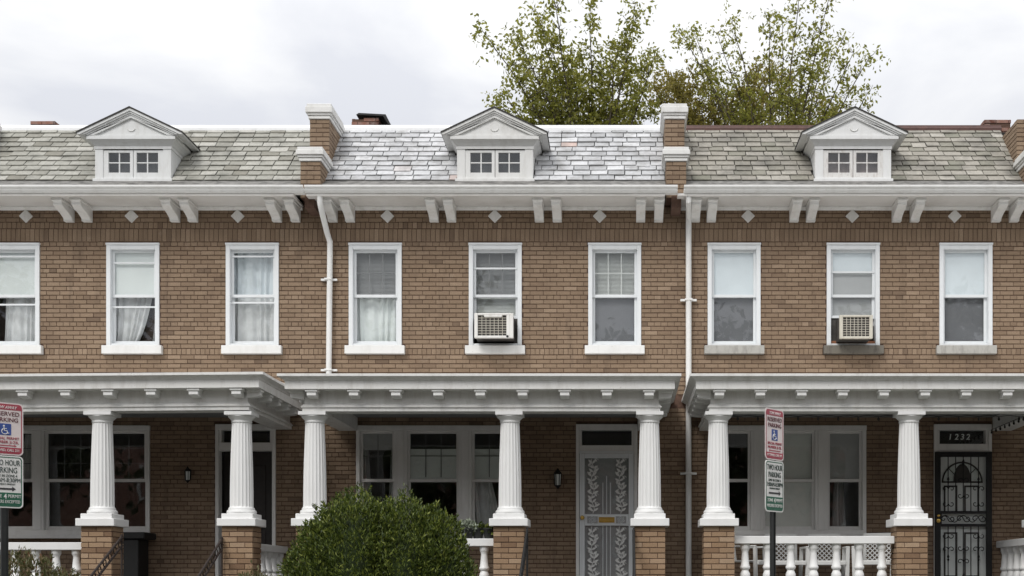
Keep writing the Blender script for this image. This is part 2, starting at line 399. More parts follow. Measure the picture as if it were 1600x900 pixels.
def baluster_mesh(h=.56):
    p = [(.062, 0), (.062, -.06), (.056, -.07), (.044, -.1), (.043, -.12), (.05, -.2), (.056, -.28), (.066, -.295), (.068, -.315), (.06, -.33), (.044, -.345),
         (.05, -.36), (.064, -.39), (.068, -.42), (.06, -.46), (.05, -.475), (.062, -.485), (.062, -h)]
    return MB().lathe(p[::-1], 14).mesh('baluster', M['column'], smooth=True)
BALU = baluster_mesh()
NF = 20
def flute(r, z, k):
    return r * (1 - .062 * (0, .8, 1.0, .8)[k % 4])
def column_parts():
    sh = [(.152, 2.575), (.150, 2.62), (.149, 2.80), (.146, 3.0), (.141, 3.2), (.134, 3.4), (.127, 3.6), (.125, 3.70)]
    shaft = MB().lathe(sh, NF*4, fn=flute).mesh('column', M['column'])
    cap = MB().lathe([(.125, 3.695), (.132, 3.70), (.132, 3.715), (.128, 3.72), (.135, 3.735), (.158, 3.757), (.172, 3.772), (.172, 3.785), (.165, 3.792)], 40)
    cap.box(-.178, .178, -.178, .178, 3.788, 3.833)
    base = MB().lathe([(.165, 2.495), (.185, 2.5), (.193, 2.52), (.185, 2.545), (.168, 2.552), (.17, 2.565), (.163, 2.58), (.152, 2.59)], 40)
    pl = MB().box(-.205, .205, -.205, .205, 2.43, 2.497).box(-.252, .252, -.252, .252, 2.332, 2.432)
    return shaft, cap.mesh('capital', M['column'], smooth=True), base.mesh('column_base', M['column'], smooth=True), pl.mesh('plinth', M['column'], bevel=.006)
COLP = column_parts()
PY = -2.0                                # column line
def add_column(house, x):
    c = link('column', COLP[0], house, (x, PY, 0))
    for nme, me in zip(('capital', 'column_base', 'plinth'), COLP[1:]): link(nme, me, c)
    # brick pier under it
    hw = .20; zb = .45
    pier = MB().box(-hw+.008, hw-.008, -hw+.008, hw-.008, zb, 2.333).build('pier', M['mortar'], house, (x, PY, 0))
    front = []; sides = []; left = []; z = 2.328; i = 0
    while z > zb + .05:
        z0, z1 = z - .0705 + JH, z
        xs = [-hw, 0, hw] if i % 2 == 0 else [-hw, -hw+.1, hw-.1, hw]
        for a, b in zip(xs, xs[1:]): front.append((a + (JV/2 if a > -hw else 0), b - (JV/2 if b < hw else 0), z0, z1))
        ys = [-hw+.05, hw-.1, hw] if i % 2 else [-hw+.05, 0, hw]
        for a, b in zip(ys, ys[1:]): sides.append((a + JV/2, b - JV/2, z0, z1))
        z -= .0705; i += 1
    nvis = sum(1 for b in front if b[2] > 1.58)
    lay(front, pier, 'pier_brick', nvis, prefer=lambda b: -b[2], y0=-hw)
    lay(sides, pier, 'pier_brick', 0, ori=1, y0=hw)
    lay(sides, pier, 'pier_brick', 0, ori=-1, y0=-hw)
    return c

def sweep_u(prof, xl, xr, yf, yb):
    """profile of (out, z) carried round left side, front, right side with mitred corners"""
    mb = MB(); n = len(prof); vs = []
    for o, z in prof: vs.append((xl - o, yb, z))
    for o, z in prof: vs.append((xl - o, yf - o, z))
    for o, z in prof: vs.append((xr + o, yf - o, z))
    for o, z in prof: vs.append((xr + o, yb, z))
    fs = []
    for j in range(3):
        for i in range(n): fs.append((j*n+i, j*n+(i+1) % n, (j+1)*n+(i+1) % n, (j+1)*n+i))
    fs += [tuple(range(n)), tuple(range(4*n-1, 3*n-1, -1))]
    return mb.add(vs, fs)

def window(house, x, z0, z1, hw, panes, sill='white', ac=False, mid=5.83):
    """double-hung window; panes: dict of what hangs behind upper and lower glass"""
    mb = MB(); cw = .062
    mb.box(x-hw, x-hw+cw, -.022, .13, z0, z1-.03); mb.box(x+hw-cw, x+hw, -.022, .13, z0, z1-.03)
    mb.box(x-hw+cw, x+hw-cw, -.018, .13, z1-.03-cw, z1-.03); mb.box(x-hw-.006, x+hw+.006, -.035, .1, z1-.03, z1)
    mb.box(x-hw+cw, x+hw-cw, -.01, .13, z0, z0+.035)
    w = mb.build('window', M['vinyl'], house, bevel=.004)
    ix0, ix1, iz0, iz1 = x-hw+cw, x+hw-cw, z0+.035, z1-.03-cw
    sw = .038
    s = MB().frame(ix0, ix1, mid-.02, iz1, sw, .045, .075, wb=.042).build('sash', M['vinyl'], w, bevel=.003)
    MB().box(ix0+sw, ix1-sw, .057, .063, mid+.022, iz1-sw).build('pane', M['glass'], s)
    lowz = iz0 if not ac else 5.5
    s2 = MB().frame(ix0, ix1, lowz, mid+.02, sw, .08, .11, wb=.05).build('sash', M['vinyl'], w, bevel=.003)
    MB().box(ix0+sw, ix1-sw, .092, .098, lowz+.05, mid-.018).build('pane', M['glass'], s2)
    sl = MB()
    sl.box(x-hw-.05, x+hw+.05, -.075, .1, z0-.125, z0-.002)
    sl.build('sill', M[{'white': 'white', 'stone': 'stone_sill', 'stained': 'stained_sill'}[sill]], w, bevel=.005)
    def content(part, za, zb):
        for item in part:
            k = item[0]
            if k == 'panel':                                   # ('panel', mat, fraction from, to)
                f0, f1 = item[2], item[3]; yy = item[4] if len(item) > 4 else (.082 if za > 5.8 else .118)
                MB().box(ix0, ix1, yy, yy+.004, za + (zb-za)*f0, za + (zb-za)*f1).build('shade', M[item[1]], w)
            elif k == 'blind':
                f0, f1 = item[2], item[3]; b = MB(); z = za + (zb-za)*f0
                while z < za + (zb-za)*f1: b.prism([(.14, z), (.142, z), (.158, z+.02), (.156, z+.02)], 'x', ix0, ix1); z += .0195
                b.build('blind', M[item[1]], w)
            elif k == 'curtain':                               # ('curtain', mat, x fraction from,to bottom, from,to top)
                a0, a1, t0, t1 = item[2:6]; b = MB(); n = 42; W = ix1-ix0; rows = 8; vs = []; fs = []
                for j in range(rows+1):
                    q = j/rows; e = q**.6
                    xa, xb = ix0 + W*(a0 + (t0-a0)*e), ix0 + W*(a1 + (t1-a1)*e)
                    for i in range(n+1):
                        u = i/n; vs.append((xa + (xb-xa)*u, .19 + .022*math.sin(u*31 + math.sin(u*9)*2.2) + .004*math.sin(q*5+u*50), za + (zb-za)*q))
                for j in range(rows):
                    for i in range(n): fs.append((j*(n+1)+i, j*(n+1)+i+1, (j+1)*(n+1)+i+1, (j+1)*(n+1)+i))
                b.add(vs, fs).build('curtain', M[item[1]], w, smooth=True)
            elif k == 'muntin':                                # grid between the glass
                nx, nz = item[1], item[2]; b = MB(); yy = item[3] if len(item) > 3 else .065
                for i in range(1, nx): xx = ix0+sw + (ix1-ix0-2*sw)*i/nx; b.box(xx-.006, xx+.006, yy, yy+.008, za, zb)
                for i in range(1, nz): zz = za + (zb-za)*i/nz; b.box(ix0+sw, ix1-sw, yy-.002, yy+.006, zz-.006, zz+.006)
                b.build('muntins', M['vinyl' if len(item) < 5 else item[4]], w)
            elif k == 'rail':
                zz = za + (zb-za)*item[1]; MB().box(ix0, ix1, .036, .05, zz-.012, zz+.012).build('screen_rail', M['vinyl'], w)
    content(panes.get('up', []), mid, iz1); content(panes.get('low', []), iz0, mid)
    return w

def tri_window(house, x, z0, z1, units, contents):
    """porch window in one wide frame; units are glass spans in metres from x"""
    a, b = units[0][0] - .095, units[-1][1] + .095
    mb = MB(); mat = M['porch_trim']
    mb.box(x+a-.004, x+b+.004, -.03, .12, z1-.075, z1); mb.box(x+a, x+b, -.026, .12, z0, z0+.07)
    mb.box(x+a, x+units[0][0]-.04, -.024, .12, z0+.07, z1-.075); mb.box(x+units[-1][1]+.04, x+b, -.024, .12, z0+.07, z1-.075)
    for u, v in zip(units, units[1:]):
        mb.box(x+u[1]+.04, x+v[0]-.04, -.02, .12, z0+.07, z1-.075)
        mb.box(x+(u[1]+v[0])/2-.05, x+(u[1]+v[0])/2+.05, -.034, -.02, z0+.07, z1-.075)
    w = mb.build('porch_window', mat, house, bevel=.004)
    MB().box(x+a-.07, x+b+.07, -.09, .1, z0-.055, z0-.001).build('sill', mat, w, bevel=.004)
    mid = z0 + .07 + (z1-.075-z0-.07)*.5
    for u in units:
        s = MB().frame(x+u[0]-.04, x+u[1]+.04, mid-.02, z1-.075, .04, .03, .06, wb=.045).build('sash', mat, w, bevel=.003)
        MB().box(x+u[0], x+u[1], .042, .047, mid+.025, z1-.115).build('pane', M['glass_dark'], s)
        s = MB().frame(x+u[0]-.04, x+u[1]+.04, z0+.07, mid+.02, .04, .065, .095, wb=.06).build('sash', mat, w, bevel=.003)
        MB().box(x+u[0], x+u[1], .077, .082, z0+.13, mid-.02).build('pane', M['glass_dark'], s)
    for c in contents:
        if c[0] == 'panel': _, mt, ui, f0, f1, xa, xb = c; u = units[ui]; MB().box(x+u[0]+(u[1]-u[0])*xa, x+u[0]+(u[1]-u[0])*xb, *((.068, .072) if f0 >= .5 else (.1, .104)), z0+(z1-z0)*f0, z0+(z1-z0)*f1).build('shade', M[mt], w)
        elif c[0] == 'grid':
            _, ui, nx, nz, f0, f1, mt = c; u = units[ui]; g = MB()
            for i in range(1, nx): xx = x+u[0]+(u[1]-u[0])*i/nx; g.box(xx-.006, xx+.006, .05, .056, z0+(z1-z0)*f0, z0+(z1-z0)*f1)
            for i in range(1, nz): zz = z0+(z1-z0)*(f0+(f1-f0)*i/nz); g.box(x+u[0], x+u[1], .049, .055, zz-.006, zz+.006)
            g.build('muntins', M[mt], w)
        elif c[0] == 'curtain':
            _, mt, ui, f0, f1, b0, b1, t0, t1 = c; u = units[ui]; W = u[1]-u[0]; vs = []; fs = []; n = 40; rows = 8
            for j in range(rows+1):
                q = j/rows; xa = x+u[0]+W*(b0+(t0-b0)*q); xb = x+u[0]+W*(b1+(t1-b1)*q)
                for i in range(n+1): t = i/n; vs.append((xa+(xb-xa)*t, .2+.025*math.sin(t*27+math.sin(t*8)*2), z0+(z1-z0)*(f0+(f1-f0)*q)))
            for j in range(rows):
                for i in range(n): fs.append((j*(n+1)+i, j*(n+1)+i+1, (j+1)*(n+1)+i+1, (j+1)*(n+1)+i))
            MB().add(vs, fs).build('curtain', M[mt], w, smooth=True)
    return w

# text and flat figures ------------------------------------------------
def text_mesh(body, size, mat, width=None, shear=0, bold=.0, name='lettering'):
    cu = bpy.data.curves.new('t', 'FONT'); cu.body = body; cu.size = size; cu.align_x = 'CENTER'; cu.align_y = 'CENTER'; cu.shear = shear; cu.offset = bold; cu.extrude = .0012; cu.resolution_u = 3
    o = bpy.data.objects.new('t', cu); C.objects.link(o); bpy.context.view_layer.update()
    me = bpy.data.meshes.new_from_object(o.evaluated_get(bpy.context.evaluated_depsgraph_get())); me.name = name
    bpy.data.objects.remove(o); bpy.data.curves.remove(cu)
    xs = [v.co.x for v in me.vertices]; w = max(xs) - min(xs)
    if width:
        k = width / w
        for v in me.vertices: v.co.x *= k
    me.materials.clear(); me.materials.append(mat); return me
def put_text(parent, body, size, mat, x, y, z, width=None, shear=0, bold=0.0, name='lettering'):
    return link(name, text_mesh(body, size, mat, width, shear, bold, name), parent, (x, y, z), (R(90), 0, 0))
def spiral(cx, cz, r0, r1, a0, a1, y, n=18):
    return [(cx + (r0+(r1-r0)*i/n)*math.cos(a0+(a1-a0)*i/n), y, cz + (r0+(r1-r0)*i/n)*math.sin(a0+(a1-a0)*i/n)) for i in range(n+1)]

# ------------------------------------------------------------------ one row house
RB_Y, RB_Z, RT = -.02, 7.50, 1.18           # foot of the steep slates (a flat kick runs out to the gutter), 45 degrees, rise
def row_house(cfg):
    cx = WX(cfg['c']); xa, xb = cfg['xa'], cfg['xb']; la, lb = xa - cx, xb - cx
    H = thing('row_house', cfg['label'], 'house', (cx, 0, 0), group='brick row houses')
    holes = []
    for px in cfg['win']: x = WX(px); holes.append((x-.392, x+.392, 5.085, 6.603)); holes.append((x-.442, x+.442, 4.958, 5.085))
    tx = WX(cfg['tri']); u = cfg['units']; holes.append((tx+u[0][0]-.095, tx+u[-1][1]+.095, 2.30, 3.915))
    dx0, dx1 = WX(cfg['door'][0]), WX(cfg['door'][1]); holes.append((dx0, dx1, FLOOR-.02, 3.935))
    wall = wall_core(xa, xb, .4, 7.2, holes)
    wall.v = [(a-cx, b, c) for a, b, c in wall.v]
    wall = wall.build('wall', M['mortar'], H)
    bricks = wall_bricks(xa, xb, holes, cx)
    lay(bricks, wall, 'brick', 200, prefer=lambda b: (0 if (b[1]-b[0] > .18 or b[3]-b[2] > .15) and b[2] > 4.5 else 1, -b[2]))
    # shell: party walls, back wall, floors, flat roof
    sh = MB(); sh.box(la, la+.12, .29, 9, .4, 8.35); sh.box(lb-.12, lb, .29, 9, .4, 8.35); sh.box(la+.12, lb-.12, 8.8, 9, .4, 8.35)
    sh.box(la+.12, lb-.12, .3, 8.8, 4.2, 4.4); sh.box(la+.12, lb-.12, .3, 8.8, 1.2, FLOOR-.03); sh.box(la+.12, lb-.12, 2.2, 2.3, 1.5, 7.3)
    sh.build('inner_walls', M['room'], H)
    MB().prism([(1.2, 8.55), (1.2, 8.66), (9, 8.3), (9, 8.2)], 'x', la+.01, lb-.01).build('flat_roof', M['deck'], H)
    # mansard: deck, foot flashing, slates
    x0, x1 = la + .14, lb - .14
    deck = MB().prism([(RB_Y, RB_Z-.03), (RB_Y, RB_Z-.012), (RB_Y+RT, RB_Z+RT-.012), (RB_Y+RT+.3, RB_Z+RT-.04), (RB_Y+RT+.3, RB_Z-.03)], 'x', x0-.02, x1+.02).build('mansard_roof', M['deck'], H)
    MB().prism([(-.60, 7.236), (-.60, 7.252), (-.3, 7.37), (RB_Y, RB_Z+.012), (RB_Y+.06, RB_Z+.07), (RB_Y+.07, RB_Z-.02), (-.1, 7.24)], 'x', x0, x1).build('foot_flashing', M['flashing'], deck)
    sm = M[cfg['slate']]; rng = random.Random(cfg['c'])
    sl_me = MB().add([(-.5,-.5,.0),(.5,-.5,0),(.5,.5,0),(-.5,.5,0),(-.49,-.485,1),(.49,-.485,1),(.5,.5,1),(-.5,.5,1)], [(0,3,2,1),(4,5,6,7),(0,1,5,4),(1,2,6,5),(2,3,7,6),(3,0,4,7)]).mesh('slate', sm)
    rows = 11; ex = RT * math.sqrt(2) / rows
    dhw = .56
    for r in range(rows):
        s0 = r*ex; x = x0 + (0 if r % 2 else -.125)
        while x < x1 - .02:
            w = .25 * rng.uniform(.82, 1.14); a, b = max(x, x0), min(x+w, x1); x += w
            tmid = (s0+ex/2)/math.sqrt(2)
            hole = [(-.565, .565)] if tmid < .5 else [(-.66, .66)] if tmid < .62 else [(-(1.06-tmid)*2.05, (1.06-tmid)*2.05)] if tmid < 1.04 else []
            for p, q in cut((a, b), hole):
                if q-p < .03: continue
                g = rng.uniform(.006, .014); ln = ex*1.25 + rng.uniform(-.008, .008); slip = rng.uniform(-.006, .006) - (.03 if rng.random() < .025 else 0)
                sc = s0 + slip + ln/2; th = .010*rng.uniform(.8, 1.4)
                loc = ((p+q)/2, RB_Y + sc/math.sqrt(2), RB_Z + sc/math.sqrt(2) + .012)
                link('slate', sl_me, deck, loc, (R(45) - .108 + rng.uniform(-.015, .02), 0, rng.gauss(0, .016)), (q-p-g, ln, th))
    # ridge trim
    ry, rz = RB_Y+RT, RB_Z+RT
    MB().prism([(ry-.05, rz-.035), (ry-.05, rz+.02), (ry-.02, rz+.045), (ry-.015, rz+.072), (ry+.25, rz+.072), (ry+.25, rz-.035)], 'x', x0-.02, x1+.02).build('ridge_trim', M[cfg['ridge']], deck, bevel=.005)
    # gutter, soffit, frieze mould, brackets, diamonds
    gx0, gx1 = cfg['gut']; gx0 = WX(gx0, .64)-cx; gx1 = WX(gx1, .64)-cx
    MB().prism([(-.47, 7.165), (-.585, 7.165), (-.61, 7.195), (-.615, 7.215), (-.64, 7.235), (-.64, 7.262), (-.628, 7.262), (-.60, 7.235), (-.47, 7.235)], 'x', gx0, gx1).build('gutter', M['white'], H, bevel=.003)
    so = MB().box(la+.02, lb-.16 if cfg['c'] < 1000 else lb-.02, -.565, -.002, 7.13, 7.163)
    so.build('soffit', M['soffit'], H)
    MB().prism([(-.003, 7.128), (-.06, 7.128), (-.055, 7.11), (-.02, 7.085), (-.003, 7.08)], 'x', la+.02, lb-.17).build('bed_moulding', M['white_old'], H)
    for px in cfg['brk']: link('eave_bracket', BRACKET, H, (WX(px)-cx, -.001, 7.127))
    for px in cfg['dia']:
        x = WX(px, .02)-cx; d = .1
        MB().prism([(x-d, 6.996), (x, 6.996-d), (x+d, 6.996), (x, 6.996+d)], 'y', -.024, .01).build('diamond_tile', M['white_old'], H, bevel=.004)
    dormer(H, cfg)
    for i, px in enumerate(cfg['win']):
        window(H, WX(px)-cx, 5.085, 6.6, .39, cfg['panes'][i], cfg['sills'][i], ac=cfg['ac'] == i)
    tri_window(H, tx-cx, 2.30, 3.912, u, cfg['tric'])
    porch(H, cfg, cx)
    return H, cx

def dormer(H, cfg):
    y = -.005; hw = .56; zb = 7.515; zt = 7.99; wm = M[cfg['dormer']]           # front plane
    body = MB()
    body.box(-hw, -.44, y, y+.06, zb, zt); body.box(.44, hw, y, y+.06, zb, zt)              # corner boards
    body.box(-.44, .44, y+.004, y+.06, zb, zb+.055)
    for xa_, xb_ in ((-hw, -hw+.04), (hw-.04, hw)): body.prism([(y+.0605, zb-.1), (y+.0605, zt), (y+.62, zt)], 'x', xa_, xb_)
    body.box(-hw-.025, hw+.025, y-.03, y-.001, zb-.02, zb+.03)
    d = body.build('dormer', wm, H, bevel=.003)
    for s in (-1, 1):                                                                         # two small casements
        x0, x1 = (.004, .44) if s > 0 else (-.44, -.004)
        c = MB(); a0, a1 = (x0+.045, x1-.075) if s > 0 else (x0+.075, x1-.045); b0, b1 = 7.642, 7.935
        c.box(x0, a0, y+.01, y+.05, zb+.055, zt-.015); c.box(a1, x1, y+.01, y+.05, zb+.055, zt-.015)
        c.box(a0, a1, y+.01, y+.05, zb+.055, b0); c.box(a0, a1, y+.01, y+.05, b1, zt-.015)
        mxx, mzz = (a0+a1)/2, (b0+b1)/2
        c.box(mxx-.009, mxx+.009, y+.016, y+.04, b0, b1); c.box(a0, a1, y+.019, y+.042, mzz-.009, mzz+.009)
        cs = c.build('casement', M['peeling' if cfg['c'] > 1200 else cfg['dormer']], d, bevel=.002)
        for (a, b) in ((a0, mxx-.009), (mxx+.009, a1)):
            for (e, f) in ((b0, mzz-.009), (mzz+.009, b1)): MB().box(a, b, y+.028, y+.032, e, f).build('pane', M['glass'], cs)
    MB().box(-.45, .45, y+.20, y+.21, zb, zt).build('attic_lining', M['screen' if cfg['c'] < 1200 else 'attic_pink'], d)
    # cornice carried round front and cheeks
    prof = [(0, 7.985), (.01, 7.985), (.01, 8.03), (.02, 8.038), (.04, 8.066), (.078, 8.10), (.09, 8.104), (.09, 8.155), (.0, 8.16)]
    n = len(prof); vs = []; yb = .75
    for xx, yy, sx, sy in ((-hw, yb, -1, 0), (-hw, y, -1, -1), (hw, y, 1, -1), (hw, yb, 1, 0)):
        for o, z in prof: vs.append((xx + sx*o, yy + sy*o, z))
    fs = []
    for j in range(3):
        for i in range(n): fs.append((j*n+i, j*n+(i+1) % n, (j+1)*n+(i+1) % n, (j+1)*n+i))
    MB().add(vs, fs + [tuple(range(n)), tuple(range(4*n-1, 3*n-1, -1))]).build('cornice', wm, d)
    # gable: outer slope from eave to apex; each band is a sloping strip cut off level at the cornice top
    ew, ez, ap = .77, 8.19, 8.554; k = (ap-ez)/ew; yf = y - .135; ybk = 1.1; base = 8.161
    MB().prism([(-.66, base), (.66, base), (0, base + .66*k)], 'y', yf+.07, y+.05).build('tympanum', wm, d)
    for s in (-1, 1):
        def band(t0, t1, half, ya, yb_, mat, nm, level=True):
            # strip between vertical drops t0 and t1 below the outer slope line
            p = [(0, ap-t0), (s*half, ap-t0-half*k), (s*half, max(base, ap-t1-half*k)) , (s*min(half, (ap-t1-base)/k), max(base, ap-t1-min(half, (ap-t1-base)/k)*k)), (0, ap-t1)]
            q = [p[0]]
            for a in p[1:]:
                if abs(a[0]-q[-1][0]) + abs(a[1]-q[-1][1]) > 1e-4: q.append(a)
            MB().prism(q, 'y', ya, yb_).build(nm, mat, d)
        band(-.012, .008, ew+.012, yf-.012, ybk, M['shingle'], 'dormer_roof')
        band(.006, .048, ew, yf, ybk-.01, wm, 'raking_mould')
        band(.044, .074, ew-.04, yf+.016, ybk-.02, wm, 'raking_mould')
        band(.070, .098, ew-.075, yf+.032, y+.2, wm, 'raking_mould')
        band(.094, .138, ew-.085, yf+.042, y+.2, wm, 'raking_mould')
    # small crescent moulding in the tympanum
    MB().tube([(.055*math.cos(a), yf+.066, 8.27+.045*math.sin(a)) for a in [math.pi + .1 + (math.pi-.2)*i/10 for i in range(11)]], .007, 6).build('crescent', M['white_old'], d)

M['attic_pink'] = plain('pinkish_curtain', (.42, .35, .34), .9)

def porch(H, cfg, cx):
    cols = cfg['cols']; xl, xr = cols[0] - .105, cols[-1] + .115
    yf = -2.13; til = cfg.get('tilt', 0)
    prof = [(-.25, 3.834), (.022, 3.834), (.022, 3.88), (.04, 3.884), (.04, 3.90), (.03, 3.905), (.012, 3.93), (0, 3.935), (0, 4.098), (.205, 4.098), (.205, 4.20),
            (.215, 4.205), (.222, 4.22), (.255, 4.24), (.27, 4.25), (.285, 4.252), (.285, 4.285), (.24, 4.29), (-.25, 4.30)]
    mb = sweep_u(prof, xl, xr, yf, -.001)
    # roof sheet falling from the wall to the cornice
    mb.add([(xl-.24, yf-.24, 4.287), (xr+.24, yf-.24, 4.287), (xr+.24, -.001, 4.36), (xl-.24, -.001, 4.36), (xl-.24, yf-.24, 4.26), (xr+.24, yf-.24, 4.26), (xr+.24, -.001, 4.26), (xl-.24, -.001, 4.26)],
           [(0,1,2,3),(4,7,6,5),(0,4,5,1),(1,5,6,2),(2,6,7,3),(3,7,4,0)])
    if til: mb.v = [(a, b, c + til*(a)) for a, b, c in mb.v]
    pr = mb.build('porch_roof', M['white_old'], H)
    MB().box(xl+.2, xr-.2, yf+.2, -.004, 4.03, 4.06).build('porch_ceiling', M['porch_grey'], pr)
    for px in cfg['mod']: x = WX(px, 2.28)-cx; link('modillion', MODIL, pr, (x, yf+.001, 4.097 + til*x))
    for k in range(5):
        for xx, rz in ((xl-.001+.002, -math.pi/2), (xr-.001, math.pi/2)): link('modillion', MODIL, pr, (xx, yf+.02+k*.45, 4.097 + til*xx), (0, 0, rz))
    for x in cols: add_column(H, x)
    # floor, foundation, steps
    MB().box(xl-.15, xr+.15, yf-.15, -.004, FLOOR-.12, FLOOR).build('porch_floor', M['porchfloor'], H)
    MB().box(xl, xr, yf+.05, yf+.25, .4, FLOOR-.121).build('porch_foundation', M['mortar'], H)
    st = MB(); sx0, sx1 = cols[1]+.27, cols[2]-.27
    for k in range(5): st.box(sx0, sx1, yf-.15-.29*(k+1), yf-.151-.29*k, .35, FLOOR-.155*(k+1))
    st.build('steps', M['concrete'], H)
    # balustrades
    rz1 = cfg['rail']; rz0 = rz1 - .1
    def balustrade(xa_, xb_, ya_, yb_):
        b = MB(); side = abs(xb_-xa_) < .01
        if side: b.box(xa_-.085, xa_+.085, ya_, yb_, rz0, rz1).box(xa_-.07, xa_+.07, ya_, yb_, FLOOR+.002, FLOOR+.07)
        else: b.box(xa_, xb_, PY-.085, PY+.085, rz0, rz1).box(xa_, xb_, PY-.07, PY+.07, FLOOR+.002, FLOOR+.07)
        o = b.build('balustrade', M['column'], H, bevel=.006)
        L = (yb_-ya_) if side else (xb_-xa_); n = max(2, round(L/.283)); bh = rz0 - FLOOR - .07
        for i in range(n):
            t = (i+.5)/n
            link('baluster', BALU, o, (xa_, ya_+L*t, rz0+.001) if side else (xa_+L*t, PY, rz0+.001), None, (1, 1, (bh+.004)/.56))
    balustrade(cols[0]+.205, cols[1]-.205, 0, 0)
    balustrade(cols[0], cols[0], PY+.205, -.006); balustrade(cols[2], cols[2], PY+.205, -.006)

def door_frame(H, x0, x1, ztr0, ztr1):
    z1 = 3.93; mb = MB(); mat = M['porch_trim']
    mb.box(x0, x0+.05, -.03, .14, FLOOR, z1); mb.box(x1-.05, x1, -.03, .14, FLOOR, z1); mb.box(x0+.05, x1-.05, -.034, .14, z1-.085, z1)
    mb.box(x0+.05, x1-.05, -.02, .13, ztr0-.12, ztr0); mb.box(x0+.05, x0+.085, -.01, .13, ztr0, z1-.085); mb.box(x1-.085, x1-.05, -.01, .13, ztr0, z1-.085)
    f = mb.build('doorway', mat, H, bevel=.004)
    MB().box(x0+.085, x1-.085, .05, .056, ztr0, ztr1).build('transom_pane', M['glass'], f)
    MB().box(x0+.06, x1-.06, .2, .21, FLOOR, z1).build('hall_lining', M['dark_door'], f)  # near-black sheet closing the doorway, stands in for the unlit hall
    return f

# ------------------------------------------------------------------ configurations of the three houses
B0, B1, B2, B3 = WX(491-563), WX(491), WX(1054), WX(1613)
LW_SHADE = [('panel', 'shade', 0, 1)]
cfgL = dict(c=208, dormer='dormer_left', xa=B0, xb=B1, label='tan brick row house with grey-green slate roof and dark open doorway, at left', win=(21, 208, 394.5), tri=113,
    units=[(-1.03, -.62), (-.375, 1.05)], door=(337, 431), slate='slate_left', ridge='ridge_white', gut=(-105, 473), brk=(-45, -17, 110, 138, 275, 303, 434, 463), dia=(40, 205, 371),
    mod=[36-66*k for k in range(1, 3)] + [36+66.7*k for k in range(6)], cols=(-2.19, .366, 2.20), rail=2.125, tilt=.0085,
    panes=[dict(up=[('panel', 'shade', 0, 1), ('rail', .86)], low=[('rail', .82), ('curtain', 'curtain', .15, 1, .2, 1), ('panel', 'curtain_dark', 0, .9, .26)]),
           dict(up=[('panel', 'shade', 0, .98), ('rail', .72)], low=[('rail', .77), ('curtain', 'curtain', .0, .42, 0, .82), ('curtain', 'curtain', .8, 1.0, .92, 1.0), ('panel', 'curtain_dark', 0, 1, .26)]),
           dict(up=[('curtain', 'shade_blue', 0, 1, 0, 1), ('rail', .86)], low=[('curtain', 'curtain', 0, 1, 0, 1), ('rail', .86)])],
    sills=('white', 'white', 'white'), ac=None,
    tric=[('grid', 1, 6, 3, .52, .93, 'screen'), ('grid', 0, 2, 3, .52, .93, 'screen'), ('curtain', 'curtain', 0, .52, .93, .3, .9, .6, .9)])
cfgM = dict(c=773.5, dormer='dormer_mid', xa=B1, xb=B2, label='tan brick row house with silver-white slate roof and white scrollwork door, in the middle', win=(586.5, 774, 960.5), tri=677,
    units=[(-1.04, -.61), (-.345, .335), (.605, 1.035)], door=(900, 996), slate='slate_mid', ridge='ridge_white', gut=(475, 1059), brk=(521, 548, 679, 706, 843, 871, 1001, 1029), dia=(605, 773, 937),
    mod=[487+65.9*k for k in range(9)], cols=(-2.17, .40, 2.237), rail=2.175,
    panes=[dict(up=[('blind', 'blind', 0, 1), ('muntin', 3, 2, .066, 'muntin_grey')], low=[('curtain', 'shade', 0.05, .95, 0, 1)]),
           dict(up=[('blind', 'blind', 0, 1), ('rail', .6), ('muntin', 3, 1, .066, 'muntin_grey')], low=[('blind', 'blind_light', .45, 1)]),
           dict(up=[('blind', 'blind_light', 0, .95), ('muntin', 3, 2, .066, 'blind_light')], low=[('panel', 'screen', 0, 1, .125)])],
    sills=('white', 'white', 'white'), ac=1,
    tric=[('grid', 0, 2, 2, .53, .92, 'muntin_grey'), ('grid', 1, 3, 2, .53, .92, 'muntin_grey'), ('grid', 2, 2, 2, .53, .92, 'muntin_grey'),
          ('panel', 'shade', 1, .5, .79, 0, 1), ('panel', 'shade', 2, .5, .79, 0, 1), ('panel', 'blind', 0, .78, .95, 0, 1), ('curtain', 'curtain', 0, .05, .85, -.1, .3, -.1, .1), ('curtain', 'curtain', 0, .05, .85, .75, 1.1, .9, 1.1), ('curtain', 'curtain', 2, .06, .5, -.05, .95, -.1, .55)])
cfgR = dict(c=1333, dormer='dormer_right', xa=B2, xb=B3, label='tan brick row house with olive slate roof and black iron door numbered 1232, at right', win=(1147, 1333, 1509), tri=1233.5,
    units=[(-1.04, -.61), (-.345, .335), (.605, 1.035)], door=(1459, 1549), slate='slate_right', ridge='ridge_red', gut=(1069, 1640), brk=(1086, 1111, 1240, 1266, 1400, 1428, 1555, 1583), dia=(1169, 1332, 1492),
    mod=[1124+64.3*k for k in range(9)], cols=(-2.138, .375, 2.19), rail=2.207,
    panes=[dict(up=[('panel', 'shade_blue', 0, 1)], low=[('panel', 'screen', 0, 1, .125)]),
           dict(up=[('panel', 'shade_blue', .52, 1), ('panel', 'blind', 0, .52), ('rail', .52)], low=[('panel', 'blind', .4, 1)]),
           dict(up=[('panel', 'shade_blue', 0, 1)], low=[('panel', 'screen', 0, 1, .125)])],
    sills=('stone', 'stained', 'stone'), ac=1,
    tric=[('panel', 'blind_light', 1, .06, .95, 0, 1), ('panel', 'blind', 2, .5, .95, 0, 1), ('panel', 'screen', 0, .8, .95, 0, 1), ('curtain', 'blind', 2, .06, .5, .1, .6, .2, .5)])
